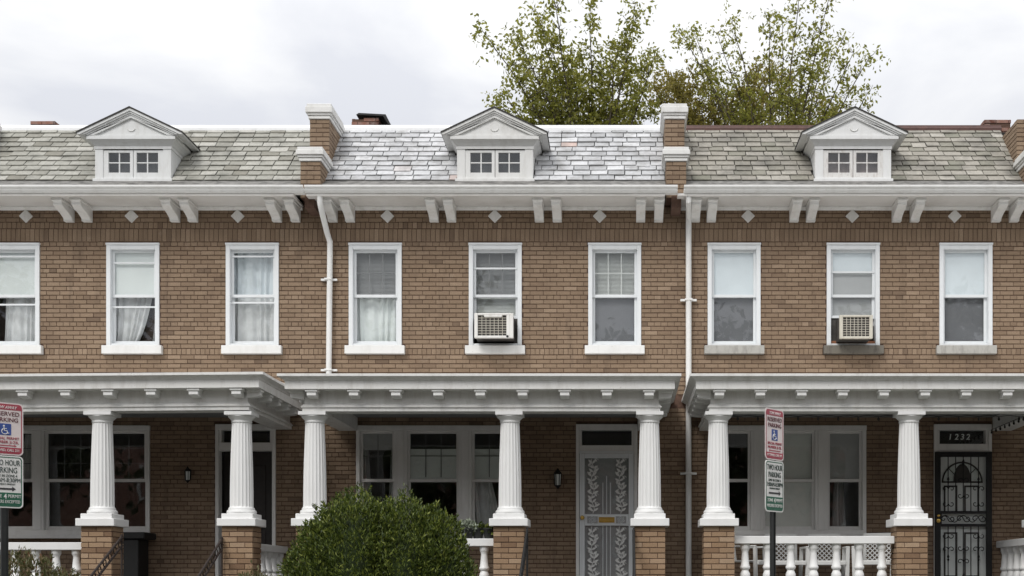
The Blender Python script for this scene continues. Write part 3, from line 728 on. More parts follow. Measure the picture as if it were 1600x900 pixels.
def neighbour(src, dpx, label):
    d = dict(src); dX = dpx/S(0)
    for k in ('c', 'tri'): d[k] = src[k] + dpx
    for k in ('win', 'door', 'brk', 'dia'): d[k] = tuple(v + dpx for v in src[k])
    d['mod'] = [v + dX*S(2.28) for v in src['mod']]; d['gut'] = tuple(v + dX*S(.64) for v in src['gut'])
    d['xa'], d['xb'] = src['xa'] + dX, src['xb'] + dX; d['label'] = label; return d
for src, dpx, lb in ((cfgL, -563, 'next row house beyond the left edge, with grey-green slates'), (cfgR, 559, 'next row house beyond the right edge, with olive slates')):
    n_cfg = neighbour(src, dpx, lb); n_cfg['ac'] = None; hn, cn = row_house(n_cfg)
    xd0, xd1 = WX(n_cfg['door'][0])-cn, WX(n_cfg['door'][1])-cn
    door_frame(hn, xd0, xd1, 3.64, 3.845); MB().box(xd0+.05, xd1-.05, .06, .1, FLOOR, 3.52).frame(xd0+.2, xd1-.2, FLOOR+.3, FLOOR+1.8, .03, .05, .061).build('door', M['dark_door'], hn)
HL, cL = row_house(cfgL); HM, cM = row_house(cfgM); HR, cR = row_house(cfgR)

# ------------------------------------------------------------------ parapets on the party walls
def parapet(H, cx, X, capped=True):
    w = .145; lx = X - cx
    core = MB().box(lx-w+.008, lx+w-.008, -.342, .3, 7.16, 7.69).box(lx-w+.008, lx+w-.008, .208, .95, 7.2, 8.5).box(lx-w+.01, lx+w-.01, .951, 8.9, 7.2, 8.3)
    core.box(lx-.07, lx+.07, -.40, .0, 7.0, 7.18)
    p = core.build('parapet', M['mortar'], H)
    fr = []; sd = []
    def stack(za, zb, yf, yb):
        z = zb; i = 0
        while z > za:
            z0, z1 = z-.066+JH, z
            xs = [-w, .05, w] if i % 2 else [-w, -.05, w]
            for a, b in zip(xs, xs[1:]): fr.append((lx+a+JV/2*(a > -w), lx+b-JV/2*(b < w), z0, z1, yf))
            y = yf + .05 + (0 if i % 2 else -.1)
            while y < yb-.02: sd.append((max(y, yf+.05)+JV/2, min(y+BL, yb)-JV/2, z0, z1)); y += BL
            z -= .066; i += 1
    stack(7.2, 7.685, -.35, .2); stack(7.68, 8.495, .2, .955)
    lay(fr, p, 'brick', len(fr)); lay(sd, p, 'brick', 0, ori=1, y0=lx+w); lay(sd, p, 'brick', 0, ori=-1, y0=lx-w)
    def cap(z, yf, yb, hgt):
        c = MB()
        for o, a, b in ((.018, 0, .05), (.034, .05, .085), (.055, .085, hgt-.045), (.038, hgt-.045, hgt)): c.box(lx-w-o, lx+w+o, yf-o, yb+o, z+a+.0005, z+b)
        c.build('coping', M['white_old'], p, bevel=.006)
    cap(7.69, -.35, .15, .2)
    if capped: cap(8.5, .2, .955, .22)
    return p
parapet(HL, cL, B0+.02); parapet(HM, cM, B1+.03); parapet(HR, cR, B2+.01); parapet(HR, cR, B3-.02, False)

# downspouts
def downspout(H, cx, pts, brackets, r=.042):
    d = MB().tube([(x-cx, y, z) for x, y, z in pts], r, 10).build('downspout', M['white'], H, smooth=True)
    for z in brackets:
        x = pts[-1][0]-cx; y = pts[-1][1]
        MB().box(x-.12, x+.12, y+.02, y+.05, z-.016, z+.016).box(x-.055, x+.055, y-.048, y+.05, z-.014, z+.014).build('pipe_strap', M['white'], d, bevel=.003)
sx = WX(515.5, .07)
downspout(HM, cM, [(WX(500, .5), -.52, 7.2), (WX(500.5, .5), -.515, 7.04), (WX(503, .45), -.46, 6.94), (WX(511, .12), -.12, 6.72), (sx, -.07, 6.6), (sx, -.07, 6.4), (sx-.02, -.07, 4.45)], (6.05, 4.72))
MB().box(sx-cM-.17, sx-cM+.15, -.13, -.02, 4.42, 4.46).build('splash_plate', M['white_old'], HM)
sx = WX(1076, .07)
downspout(HR, cR, [(WX(1076, .5), -.52, 7.2), (WX(1076, .5), -.515, 7.07), (sx, -.1, 6.95), (sx, -.07, 6.85), (sx, -.07, .6)], (5.75, 3.2))

# ------------------------------------------------------------------ chimneys
def chimney(H, cx, px0, px1, py0, Y, cap):
    x0, x1, zt = WX(px0, -Y)-cx, WX(px1, -Y)-cx, WX(0)*0 + WZ(py0, -Y)
    c = MB().box(x0+.01, x1-.01, Y+.01, Y+.44, 8.2, zt-.02).build('chimney', M['mortar'], H)
    fr, sd = [], []; z = zt; i = 0
    while z > 8.4:
        x = x0 - (BL/2 if i % 2 else 0)
        while x < x1-.03: fr.append((max(x, x0)+JV/2, min(x+BL, x1)-JV/2, z-.055, z, Y)); x += BL
        sd += [(Y+.05, Y+.24, z-.055, z), (Y+.25, Y+.44, z-.055, z)]
        z -= .066; i += 1
    rng = random.Random(px0); fr = [b for b in fr if b[2] < zt-.15 or rng.random() < .75]
    lay(fr, c, 'red_brick', len(fr)); lay(sd, c, 'red_brick', 0, ori=1, y0=x1); lay(sd, c, 'red_brick', 0, ori=-1, y0=x0)
    if cap: MB().prism([(-.24, .02), (-.2, .05), (.24, .05), (.33, -.12), (.3, -.12), (.2, .02)], 'y', -.04, .5).build('chimney_cap', M['black'], c, ((x0+x1)/2+.1, Y, zt+.005), rot=(0, R(3), 0))
chimney(HM, cM, 549, 592, 184, 2.0, True)
chimney(HL, cL, 47, 86, 189, 3.0, False)
chimney(HR, cR, 1538, 1580, 187, 2.2, False)

# ------------------------------------------------------------------ doors
# left house: dark open doorway
x0, x1 = WX(337)-cL, WX(431)-cL
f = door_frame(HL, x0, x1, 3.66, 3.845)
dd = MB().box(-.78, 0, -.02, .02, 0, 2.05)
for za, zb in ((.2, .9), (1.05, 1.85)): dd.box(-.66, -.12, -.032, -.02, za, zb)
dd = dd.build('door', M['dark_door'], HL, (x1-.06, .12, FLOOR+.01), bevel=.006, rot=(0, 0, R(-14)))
MB().lathe([(.0, 0), (.028, .01), (.03, .03), (.012, .05), (.012, .07)], 12).build('handle', M['brass'], dd, (-.7, -.03, .98), smooth=True, rot=(R(90), 0, 0))
# middle house: white security storm door with leaf scrolls
x0, x1 = WX(900)-cM, WX(996)-cM
f = door_frame(HM, x0, x1, 3.62, 3.845)
a, b = x0+.055, x1-.055; z0, z1 = FLOOR+.01, 3.50
sd = MB().frame(a, b, z0, z1, .075, -.03, .01, wb=.1, wt=.07); zm = 2.52
sd.box(a+.075, b-.075, -.028, .008, zm-.085, zm+.085)
sd = sd.build('storm_door', M['vinyl'], HM, bevel=.004)
MB().box(a+.075, b-.075, .012, .016, z0+.1, z1-.07).build('pane', M['glass'], sd)
MB().box(a+.02, b-.02, .03, .07, FLOOR, 3.5).build('inner_door', M['blind'], sd)
MB().frame(a, b, z0-.005, z1+.03, .02, -.036, -.029).build('door_rim', M['vinyl'], sd)
bars = MB(); mxd = (a+b)/2
for k in (-1, 0, 1): bars.tube([(mxd+k*.055, -.012, z0+.1), (mxd+k*.055, -.012, zm-.085)], .006, 5); bars.tube([(mxd+k*.055, -.012, zm+.085), (mxd+k*.055, -.012, zm+.55+.1*(k == 0))], .006, 5)
bars.build('door_bars', M['vinyl'], sd)
def leaf_poly(mb, cx_, cz_, ang, L, W, y):
    ca, sa = math.cos(ang), math.sin(ang); pts = []
    for u, v in ((0, 0), (.25, .42), (.55, .5), (.8, .28), (1, 0), (.8, -.28), (.5, -.42), (.25, -.3)):
        pts.append((cx_ + L*u*ca - W*v*sa, cz_ + L*u*sa + W*v*ca))
    mb.prism(pts, 'y', y-.004, y+.004)
for s in (-1, 1):
    for (za, zb) in ((z0+.11, zm-.095), (zm+.095, z1-.08)):
        vn = MB(); xc = mxd + s*.205; n = 40
        vn.tube([(xc + .022*math.sin(i/n*(zb-za)*22), -.012, za+(zb-za)*i/n) for i in range(n+1)], .007, 5)
        z = za + .03; k = 0
        while z < zb - .05:
            for q in (-1, 1): leaf_poly(vn, xc + .02*math.sin((z-za)*22), z, R(90) - q*R(52 + 10*math.sin(k*2.1)), .088 + .02*math.sin(k*1.7), .036, -.013)
            vn.tube(spiral(xc + (.05 if k % 2 else -.05), z+.05, .032, .008, 0, 5.0 if k % 2 else -5.0, -.012, 12), .005, 4)
            leaf_poly(vn, xc + (.06 if k % 2 else -.06), z+.03, R(90) + (k % 2 - .5)*1.2, .06, .03, -.011)
            z += .064; k += 1
        vn.build('leaf_scroll', M['white'], sd)
for s in (-1, 1):
    ro = MB(); xc = mxd + s*.21
    ro.frame(xc-.085, xc+.085, zm-.06, zm+.06, .008, -.034, -.028)
    for k in range(6): ro.tube(spiral(xc, zm, .012, .055, k*math.pi/3, k*math.pi/3+2, -.031, 8), .004, 4)
    MB().box(xc-.08, xc+.08, -.0285, -.0275, zm-.055, zm+.055).build('rosette_backing', M['blind'], sd)
    ro.build('rosette', M['vinyl'], sd)
MB().frame(mxd-.115, mxd+.115, zm-.04, zm+.04, .016, -.045, -.03).box(mxd-.1, mxd+.1, -.038, -.03, zm-.025, zm+.025).build('letter_slot', M['brass'], sd, bevel=.003)
kn = MB().lathe([(.026, 0), (.026, .008), (.012, .012), (.012, .03), (.028, .04), (.032, .055), (.022, .068), (0.001, .07)], 14)
kn.build('handle', M['brass'], sd, (a+.04, -.03, zm+.03), smooth=True, rot=(R(90), 0, 0))
# right house: white panel door behind black ironwork
x0, x1 = WX(1459)-cR, WX(1549)-cR
f = door_frame(HR, x0, x1, 3.64, 3.845)
for k, ch in enumerate('1232'): put_text(f, ch, .12, M['shade'], (x0+x1)/2-.165+.085*k+(k == 0)*-.012, .04, 3.745, shear=.15, bold=.0015, name='numeral')
a, b = x0+.005, x1-.005; z0, z1 = FLOOR+.01, 3.52; y = -.045; zm = 2.535
ir = MB().frame(a, b, z0, z1, .085, y-.012, y+.02, wb=.1, wt=.075); ir.box(a+.085, b-.085, y-.01, y+.018, zm-.115, zm-.075).box(a+.085, b-.085, y-.01, y+.018, zm+.075, zm+.115)
ir = ir.build('iron_door', M['black'], HR, bevel=.004)
bars = MB()
for k in range(1, 6): xx = a+.085 + (b-a-.17)*k/6; bars.tube([(xx, y+.005, z0+.1), (xx, y+.005, zm-.115)], .0075, 5); bars.tube([(xx, y+.005, zm+.115), (xx, y+.005, z1-.075)], .0075, 5)
bars.build('door_bars', M['black'], ir)
def cluster(mb, xc, zc, r, updown):
    for s in (-1, 1):
        mb.tube(spiral(xc+s*r, zc, r*.95, r*.25, math.pi if s > 0 else 0, (math.pi if s > 0 else 0) + s*updown*5.4, y-.004, 16), .0065, 5)
mxd = (a+b)/2; W3 = (b-a-.17)/6
for xc in (mxd-2*W3, mxd, mxd+2*W3):
    sc = MB()
    for zc, ud in ((zm+.22, 1), (zm+.44, -1), (zm-.25, 1), (zm-.45, -1)): cluster(sc, xc, zc + (.12 if xc == mxd and zc > zm else 0) - (.18 if xc == mxd and zc < zm else 0), .048, ud)
    for zc in (zm+.56, zm-.58):
        zc += (.26 if xc == mxd and zc > zm else 0) - (.28 if xc == mxd and zc < zm else 0)
        sc.lathe([(.002, zc-.06), (.018, zc-.02), (.008, zc), (.02, zc+.02), (.002, zc+.07)], 8, (xc, y))
    sc.build('iron_scroll', M['black'], ir)
sc = MB()
for k in range(6):
    xc = a+.13 + (b-a-.26)*k/5; sc.tube(spiral(xc, zm, .055, .012, (k % 2)*math.pi, (k % 2)*math.pi + 6.5, y-.004, 18), .0075, 5)
sc.tube([(a+.09+(b-a-.18)*i/30, y, zm+.05*math.sin(i/30*math.pi*5)) for i in range(31)], .007, 5)
sc.build('iron_scroll', M['black'], ir)
MB().box(a+.001, a+.1, y-.009, y+.012, zm-.08, zm+.08).build('lock_box', M['black'], ir)
for zz, rr in ((zm+.045, .02), (zm-.03, .03)): MB().lathe([(rr, 0), (rr, .012), (rr*.6, .016), (rr*.75, .04), (.001, .045)], 12).build('handle', M['brass'], ir, (a+.05, y-.01, zz), smooth=True, rot=(R(90), 0, 0))
dw = MB().box(a+.04, b-.04, .07, .11, FLOOR+.005, 3.55).build('white_door', M['shade'], HR)
dw.location.y = -.04
pn = MB()
for xa_, xb_, za, zb in ((-.27, -.07, .2, .86), (.03, .25, .2, .86), (-.27, -.07, 1.15, 1.55), (.03, .25, 1.15, 1.55)): pn.frame(mxd+xa_, mxd+xb_, FLOOR+za, FLOOR+zb, .024, .06, .071)
pn.build('panel_moulding', M['acdark'], dw)
fan = [(mxd-.29, 3.08)] + [(mxd-.29*math.cos(math.pi*i/16), 3.08+.29*math.sin(math.pi*i/16)) for i in range(17)]
MB().prism(fan[1:], 'y', .062, .0695).build('fanlight', M['glass_dark'], dw)
MB().prism([(mxd-.13*math.cos(math.pi*i/12), 3.09+.26*math.sin(math.pi*i/12)) for i in range(13)], 'y', .0575, .061).build('fanlight_shade', M['acdark'], dw)
fb = MB().tube([(mxd-.29*math.cos(math.pi*i/20), .058, 3.08+.29*math.sin(math.pi*i/20)) for i in range(21)], .012, 6).tube([(mxd-.3, .058, 3.08), (mxd+.3, .058, 3.08)], .012, 6)
for an in (45, 90, 135): fb.tube([(mxd, .058, 3.08), (mxd+.29*math.cos(R(an)), .058, 3.08+.29*math.sin(R(an)))], .006, 5)
fb.build('fanlight_bars', M['acdark'], dw)

# wall lanterns
def lantern(H, x, z, k=1.0):
    o = MB().box(-.03, .03, -.02, .0, -.07, .1).tube([(0, -.02, .08), (0, -.07, .12), (0, -.1, .1)], .01, 6)
    o.lathe([(.052, .06), (.06, .07), (.05, .085), (.02, .12), (.006, .145)], 6, (0, -.1)).lathe([(.01, -.155), (.025, -.13), (.045, -.115), (.045, -.105)], 6, (0, -.1))
    for i in range(6): a_ = i*math.pi/3; o.tube([(.044*math.cos(a_), -.1+.044*math.sin(a_), -.11), (.053*math.cos(a_), -.1+.053*math.sin(a_), .065)], .006, 4)
    o = o.build('wall_lantern', M['black'], H, (x, 0, z)); o.scale = (k, k, k)
    MB().lathe([(.036, -.1), (.044, .055)], 6, (0, -.1)).build('lantern_glass', M['shade'], o)
lantern(HM, WX(872)-cM, WZ(748)); lantern(HL, WX(296)-cL, WZ(742), .8)

# iron stair handrails
def handrail(H, x, y0, z0, L, mat):
    m = MB(); sl = .535
    def pt(t, dz): return (x, y0 - t, z0 - t*sl + dz)
    for dz in (0, -.12): m.tube([pt(0, dz), pt(L, dz)], .017, 6)
    for k in range(int(L/.16)):
        t = .08 + k*.16
        m.tube([(x, y0-t+.045*math.cos(q*.55), z0-t*sl-.06+.045*math.sin(q*.55)) for q in range(12)], .008, 5)
    for t in (.02, L-.05): m.tube([pt(t, .02), (x, y0-t, z0-t*sl-.88)], .014, 6)
    m.tube([(x, y0+.0-.05*math.sin(q*.4), z0-.03+.05*math.cos(q*.4)) for q in range(10)], .012, 5)
    m.build('stair_handrail', M[mat], H)
handrail(HL, WX(192, 2.2)-cL, -2.22, 2.20, 1.5, 'rust'); handrail(HL, WX(348, 2.2)-cL, -2.22, 2.17, 1.5, 'rust')
handrail(HM, WX(824, 2.2)-cM, -2.22, 2.28, 1.5, 'black'); handrail(HM, WX(990, 2.2)-cM, -2.22, 2.28, 1.5, 'black')

# ------------------------------------------------------------------ window air conditioners
def air_con(name, label, px0, px1, py0, py1, d, mat, side):
    x0, x1, zt, zb = WX(px0, d), WX(px1, d), WZ(py0, d), WZ(py1, d); w = x1-x0; h = zt-zb
    t = thing(name, label, 'air conditioner', ((x0+x1)/2, -d, zb), group='window air conditioners')
    MB().box(-w/2+.01, w/2-.01, .03, d+.12, .01, h-.012).build('case', M[side], t, bevel=.006)
    fr = MB().frame(-w/2, w/2, 0, h, .05, 0, .05, wb=.035, wt=.03)
    if mat == 'acwhite': fr.box(w/2-.1, w/2-.05, .002, .05, .036, h-.03).prism([(-w*.24, h-.06), (w*.2, h-.06), (w*.22, h-.03), (-w*.26, h-.03)], 'y', -.004, .05)
    fr.build('front_frame', M[mat], t, bevel=.006)
    MB().box(-w/2+.05, w/2-.05, .034, .04, .035, h-.03).build('coil', M['acgrey'], t)
    g = MB(); n = 7; xr = w/2-.05-(.05 if mat == 'acwhite' else 0)
    for i in range(1, n): xx = -w/2+.05+(xr+w/2-.05)*i/n; g.box(xx-.0035, xx+.0035, .012, .02, .034, h-.029)
    for i in range(1, 8): zz = .035+(h-.065)*i/8; g.box(-w/2+.049, xr+.001, .021, .027, zz-.003, zz+.003)
    g.build('grille', M['acbeige'], t)
    if mat == 'acwhite': MB().lathe([(.018, 0), (.018, .006), (.001, .007)], 12).build('drain_plug', M['black'], t, (w/2-.085, -.001, .022), rot=(R(90), 0, 0))
    return t
air_con('window_air_conditioner', 'white window air conditioner with one dark plug, in the middle house', 741, 802, 489, 528, .33, 'acwhite', 'acdark')
air_con('window_air_conditioner', 'beige window air conditioner above the blackened sill of the right house', 1312, 1364, 492, 529, .36, 'acbeige', 'acdark')
# wood infill below / beside the right unit, foam strip beside the middle one
wr = [o for o in HR.children if o.name.startswith('window') and not o.name.startswith('window_')][1]
x = WX(1333)-cR
MB().box(x-.325, x+.325, .03, .075, 5.12, 5.165).build('infill_board', M['rustwood'], wr)
MB().box(x-.325, x-.2, .04, .07, 5.166, 5.5).build('side_curtain', M['acdark'], wr)
MB().box(x-.325, x-.19, .02, .07, 5.5, 5.53).build('side_curtain_rail', M['vinyl'], wr)
wm = [o for o in HM.children if o.name.startswith('window') and not o.name.startswith('window_')][1]
x = WX(774)-cM
MB().box(x+.24, x+.325, .06, .08, 5.125, 5.5).build('side_curtain', M['acdark'], wm)

# ------------------------------------------------------------------ parking signs
def rounded(w, h, r, n=5):
    pts = []
    for cx_, cz_, a0 in ((w/2-r, h/2-r, 0), (-w/2+r, h/2-r, 90), (-w/2+r, -h/2+r, 180), (w/2-r, -h/2+r, 270)):
        for i in range(n+1): a = R(a0+90*i/n); pts.append((cx_+r*math.cos(a), cz_+r*math.sin(a)))
    return pts
def arrow(mb, x0, x1, z, w, hw, y):
    s = 1 if x1 > x0 else -1; xm = x1 - s*hw*1.5
    mb.prism([(x0, z-w), (xm, z-w), (xm, z-hw), (x1, z), (xm, z+hw), (xm, z+w), (x0, z+w)], 'y', y-.001, y+.001)
def parking_sign(label, px, d, py_top, rz, left_arrow, arrow2):
    X = WX(px, d); zt = WZ(py_top, d)
    t = thing('parking_sign', label, 'sign', (X, -d, .13), rz, 'parking sign posts')
    zt -= .13
    MB().box(-.028, .028, .012, .02, 0, zt-.03).box(-.03, -.022, .004, .03, 0, zt-.03).box(.022, .03, .004, .03, 0, zt-.03).build('post', M['post'], t)
    W, Hh = .305, .457
    def plate(zc, base, border, mat_in):
        p = MB().prism(rounded(W, Hh, .035), 'y', -.002, .003).build('sign_plate', M[mat_in], t, (0, 0, zc))
        o, i = rounded(W-.022, Hh-.022, .03), rounded(W-.038, Hh-.038, .024); n = len(o)
        r = MB().add([(a, -.0032, b) for a, b in o] + [(a, -.0032, b) for a, b in i], [(k, (k+1) % n, n+(k+1) % n, n+k) for k in range(n)])
        r.build('sign_border', M[border], p); return p
    zc = zt - Hh/2; p = plate(zc, 'signwhite', 'signred', 'signpink'); y = -.0045
    bd = MB(); bd.prism([(-W/2+.019, .166), (W/2-.019, .166), (W/2-.019, .205), (W/2-.03, .209), (-W/2+.03, .209), (-W/2+.019, .205)], 'y', -.0036, -.0028)
    bd.build('sign_band', M['signred'], p); bd = MB()
    bd.prism([(-W/2+.019, -.162), (W/2-.019, -.162), (W/2-.019, -.203), (W/2-.03, -.209), (-W/2+.03, -.209), (-W/2+.019, -.203)], 'y', -.0036, -.0028)
    bd.build('sign_band', M['signred'], p)
    put_text(p, 'TOW AWAY', .036, M['signpink'], 0, y, .187, .19, .3, .0008)
    put_text(p, 'RESERVED', .052, M['signmaroon'], 0, y, .13, .235, 0, .0002); put_text(p, 'PARKING', .052, M['signmaroon'], 0, y, .078, .215, 0, .0002)
    MB().prism(rounded(.1, .1, .006), 'y', -.0036, -.0028).build('symbol_panel', M['signblue'], p, (0, 0, -.005))
    sy = MB(); sy.lathe([(.001, 0), (.0085, 0), (.0085, .001), (.001, .001)], 12)
    sy.v = [(a-.012, -.0042-c, b+.030) for a, b, c in sy.v]
    sy.tube([(-.011, -.0044, .018), (-.008, -.0044, -.012), (.014, -.0044, -.012), (.022, -.0044, -.034), (.031, -.0044, -.031)], .0042, 6)
    sy.tube([(-.010, -.0044, .006), (.012, -.0044, .005)], .0034, 6)
    sy.tube([(-.004+.026*math.cos(R(q)), -.0044, -.018+.024*math.sin(R(q))) for q in range(120, 345, 15)], .0038, 6)
    sy.build('wheelchair_symbol', M['signwhite'], p, (0, 0, -.005))
    put_text(p, 'SPECIAL PERMIT', .032, M['signred'], 0, y, -.083, .235); put_text(p, 'NUMBER JI-ZIL', .032, M['signred'], 0, y, -.117, .225)
    ar = MB(); arrow(ar, *((.095, -.095) if left_arrow else (-.095, .095)), -.146, .004, .011, -.0036); ar.build('arrow', M['signred'], p)
    put_text(p, 'IF TOWED, CALL 311', .03, M['signpink'], 0, y, -.187, .235, 0, .0006)
    zc = zt - Hh*1.5 - .006; p = plate(zc, 'signwhite', 'signgreen', 'signwhite')
    MB().prism([(-W/2+.019, -.095), (W/2-.019, -.095), (W/2-.019, -.2), (W/2-.03, -.209), (-W/2+.03, -.209), (-W/2+.019, -.2)], 'y', -.0036, -.0028).build('sign_band', M['signgreen'], p)
    for body, sz, zz, wd in (('TWO HOUR', .07, .165, .25), ('PARKING', .07, .1, .2), ('LIMIT IN ZONE 4', .032, .052, .2), ('7:00AM-8:30PM', .052, .013, .255), ('MONDAY-FRIDAY', .02, -.021, .17)):
        put_text(p, body, sz, M['signdark'], 0, y, zz, wd)
    ar = MB(); arrow(ar, *((-.095, .1) if arrow2 else (-.11, .09)), -.062, .008, .021, -.0036); ar.build('arrow', M['signblack'], p)
    put_text(p, 'ZONE', .04, M['signwhite'], -.075, y, -.127, .09); put_text(p, '4', .06, M['signwhite'], 0, y, -.13, .025, 0, .001); put_text(p, 'PERMIT', .04, M['signwhite'], .078, y, -.127, .11)
    put_text(p, 'HOLDERS EXCEPTED', .038, M['signwhite'], 0, y, -.175, .25)
    return t
parking_sign('parking sign post in front of the white porch rail of the right house', 1210, 7.4, 639, R(51), True, True)
parking_sign('parking sign post cut by the left edge, red plate over green plate', 8, 7.65, 629, R(46), False, False)

# ------------------------------------------------------------------ porch furniture, pots, lights
def chair(label, px, y, rz):
    t = thing('plastic_chair', label, 'chair', (WX(px, -y), y, FLOOR), rz, 'white plastic porch chairs')
    mat = M['plastic']
    MB().box(-.24, .24, -.24, .22, .40, .425).box(-.24, .24, -.25, -.225, .36, .42).build('seat', mat, t, bevel=.008)
    b = MB(); b.frame(-.23, .23, .44, .86, .04, .2, .222, wb=.03, wt=.05)
    n = 6
    for i in range(-n, n+1):                                   # lattice of crossing strips
        for s in (-1, 1):
            xm = i*.066
            pts = []
            for tt in (0, 1):
                pts.append((xm + s*(tt-.5)*.34, .47 + tt*.34))
            (xa, za), (xb_, zb) = pts
            lo, hi = 0.0, 1.0
            for lim in (-.19, .19):
                tt = (lim-xa)/(xb_-xa)
                if (xb_-xa) > 0: lo, hi = (max(lo, tt), hi) if lim < 0 else (lo, min(hi, tt))
                else: lo, hi = (lo, min(hi, tt)) if lim < 0 else (max(lo, tt), hi)
            if hi - lo < .05: continue
            p, q = (xa+(xb_-xa)*lo, za+(zb-za)*lo), (xa+(xb_-xa)*hi, za+(zb-za)*hi)
            w = .010; b.prism([(p[0]-w, p[1]), (p[0]+w, p[1]), (q[0]+w, q[1]), (q[0]-w, q[1])], 'y', .205+.003*(s > 0), .214+.003*(s > 0))
    b.build('backrest', mat, t, rot=(R(-8), 0, 0), loc=(0, .06, -.0))
    for s in (-1, 1):
        MB().box(s*.27-.03, s*.27+.03, -.22, .24, .60, .625).build('armrest', mat, t, bevel=.008)
        MB().prism([(s*.25-.025, .0), (s*.25+.03, 0), (s*.27+.025, .6), (s*.27-.025, .6)], 'y', -.23, -.19).build('leg', mat, t)
        MB().prism([(s*.24-.025, .0), (s*.24+.03, 0), (s*.27+.025, .6), (s*.27-.025, .6)], 'y', .2, .24).build('leg', mat, t)
    return t
chair('white plastic chair beside the left pillar, turned sideways', 1172, -1.15, R(58))
chair('white plastic lattice-back chair right behind the parking sign post', 1228, -.75, R(4))
chair('white plastic lattice-back chair below the right porch sash', 1292, -.75, R(-3))
chair('white plastic chair nearest the pillar beside the iron door', 1368, -1.0, R(-20))

def leaves(n, gen, size, seed, flat=.55):
    """small pointed leaves; gen(rng) gives position and outward direction"""
    rng = random.Random(seed); vs = []; fs = []
    for i in range(n):
        p, o = gen(rng); d = Vector((rng.gauss(0, 1), rng.gauss(0, 1), rng.gauss(0, 1))).normalized()*.8 + o
        if d.length < .05: d = Vector((0, 0, 1))
        d.normalize(); u = d.cross(Vector((rng.gauss(0, 1), rng.gauss(0, 1), rng.gauss(0, 1)))).normalized()
        L = size*rng.uniform(.65, 1.35); w = L*flat*.5; k = d.cross(u)*(w*.35)
        b = len(vs); vs += [p, p + d*L*.5 + u*w + k, p + d*L, p + d*L*.5 - u*w + k]; fs.append((b, b+1, b+2, b+3))
    mb = MB(); mb.v = [tuple(v) for v in vs]; mb.f = fs; return mb

# pots on the middle rail
def pot(label, px, py, d, mat, n, r, seed):
    z = 2.176; t = thing('potted_plant', label, 'plant', (WX(px, d), -d, z), group='pots on the porch rail')
    MB().lathe([(.055, 0), (.06, .005), (.08, .12), (.085, .125), (.085, .14), (.07, .14), (.065, .11)], 14).build('pot', M['terracotta'], t, smooth=True)
    def g(rng):
        a = rng.uniform(0, 6.28); q = rng.random()**.6*r; hh = rng.uniform(.1, .1+r*1.1); return Vector((q*math.cos(a), q*math.sin(a)*.6, hh - q*.4)), Vector((math.cos(a)*.5, math.sin(a)*.3, .5))
    leaves(n, g, .05, seed).build('foliage', M[mat], t, fix=False)
    st = MB(); rng = random.Random(seed)
    for i in range(5): a = rng.uniform(0, 6.28); st.tube([(0, 0, .1), (r*.3*math.cos(a), r*.2*math.sin(a), .16), (r*.7*math.cos(a), r*.4*math.sin(a), .2)], .004, 4)
    st.build('stems', M['bark'], t)
pot('silvery pale-leaved pot plant next to the round bush', 731, 830, 2.0, 'silverleaf', 260, .13, 3)
pot('green pot plant in a black pot, middle of the rail', 747, 830, 1.95, 'yew', 160, .1, 4)
pot('small green pot plant against the brick pillar', 764, 830, 1.98, 'yew', 150, .085, 5)

# string of lights on the right porch
t = thing('string_lights', 'dark string of bulbs hung under the right porch beam', 'string lights', (cR, PY, 3.83))
wpath = []; bul = []
xs0, xs1 = -2.0, 2.0
n = 15
for i in range(n+1):
    x = xs0+(xs1-xs0)*i/n; wpath.append((x, .13, -.012)); 
    if i < n: wpath.append((x+(xs1-xs0)/n/2, .13, -.03)); bul.append((x+(xs1-xs0)/n/2, .13, -.03))
for i in range(1, 9):
    wpath.append((1.96, .13+i*.21, -.012 - .0*i)); bul.append((1.96, .13+i*.21-.1, -.02))
MB().tube(wpath, .004, 5).build('wire', M['black'], t)
bme = MB().lathe([(.001, -.055), (.014, -.045), (.017, -.03), (.009, -.012), (.009, .002)], 8).mesh('bulb', M['bulb'], smooth=True)
for p_ in bul: link('bulb', bme, t, p_)

# dark lidded box on the left porch
t = thing('storage_cabinet', 'black cabinet with wide flat top beside the left porch window', 'cabinet', (WX(207, .32), -.32, FLOOR))
MB().box(-.16, .16, -.2, .2, .05, .74).build('cabinet_body', M['black'], t, bevel=.01)
MB().box(-.19, .26, -.24, .24, .741, .84).build('cabinet_top', M['black'], t, bevel=.015)
MB().box(-.15, .12, -.215, -.201, .08, .2).build('drawer_front', M['blind'], t)

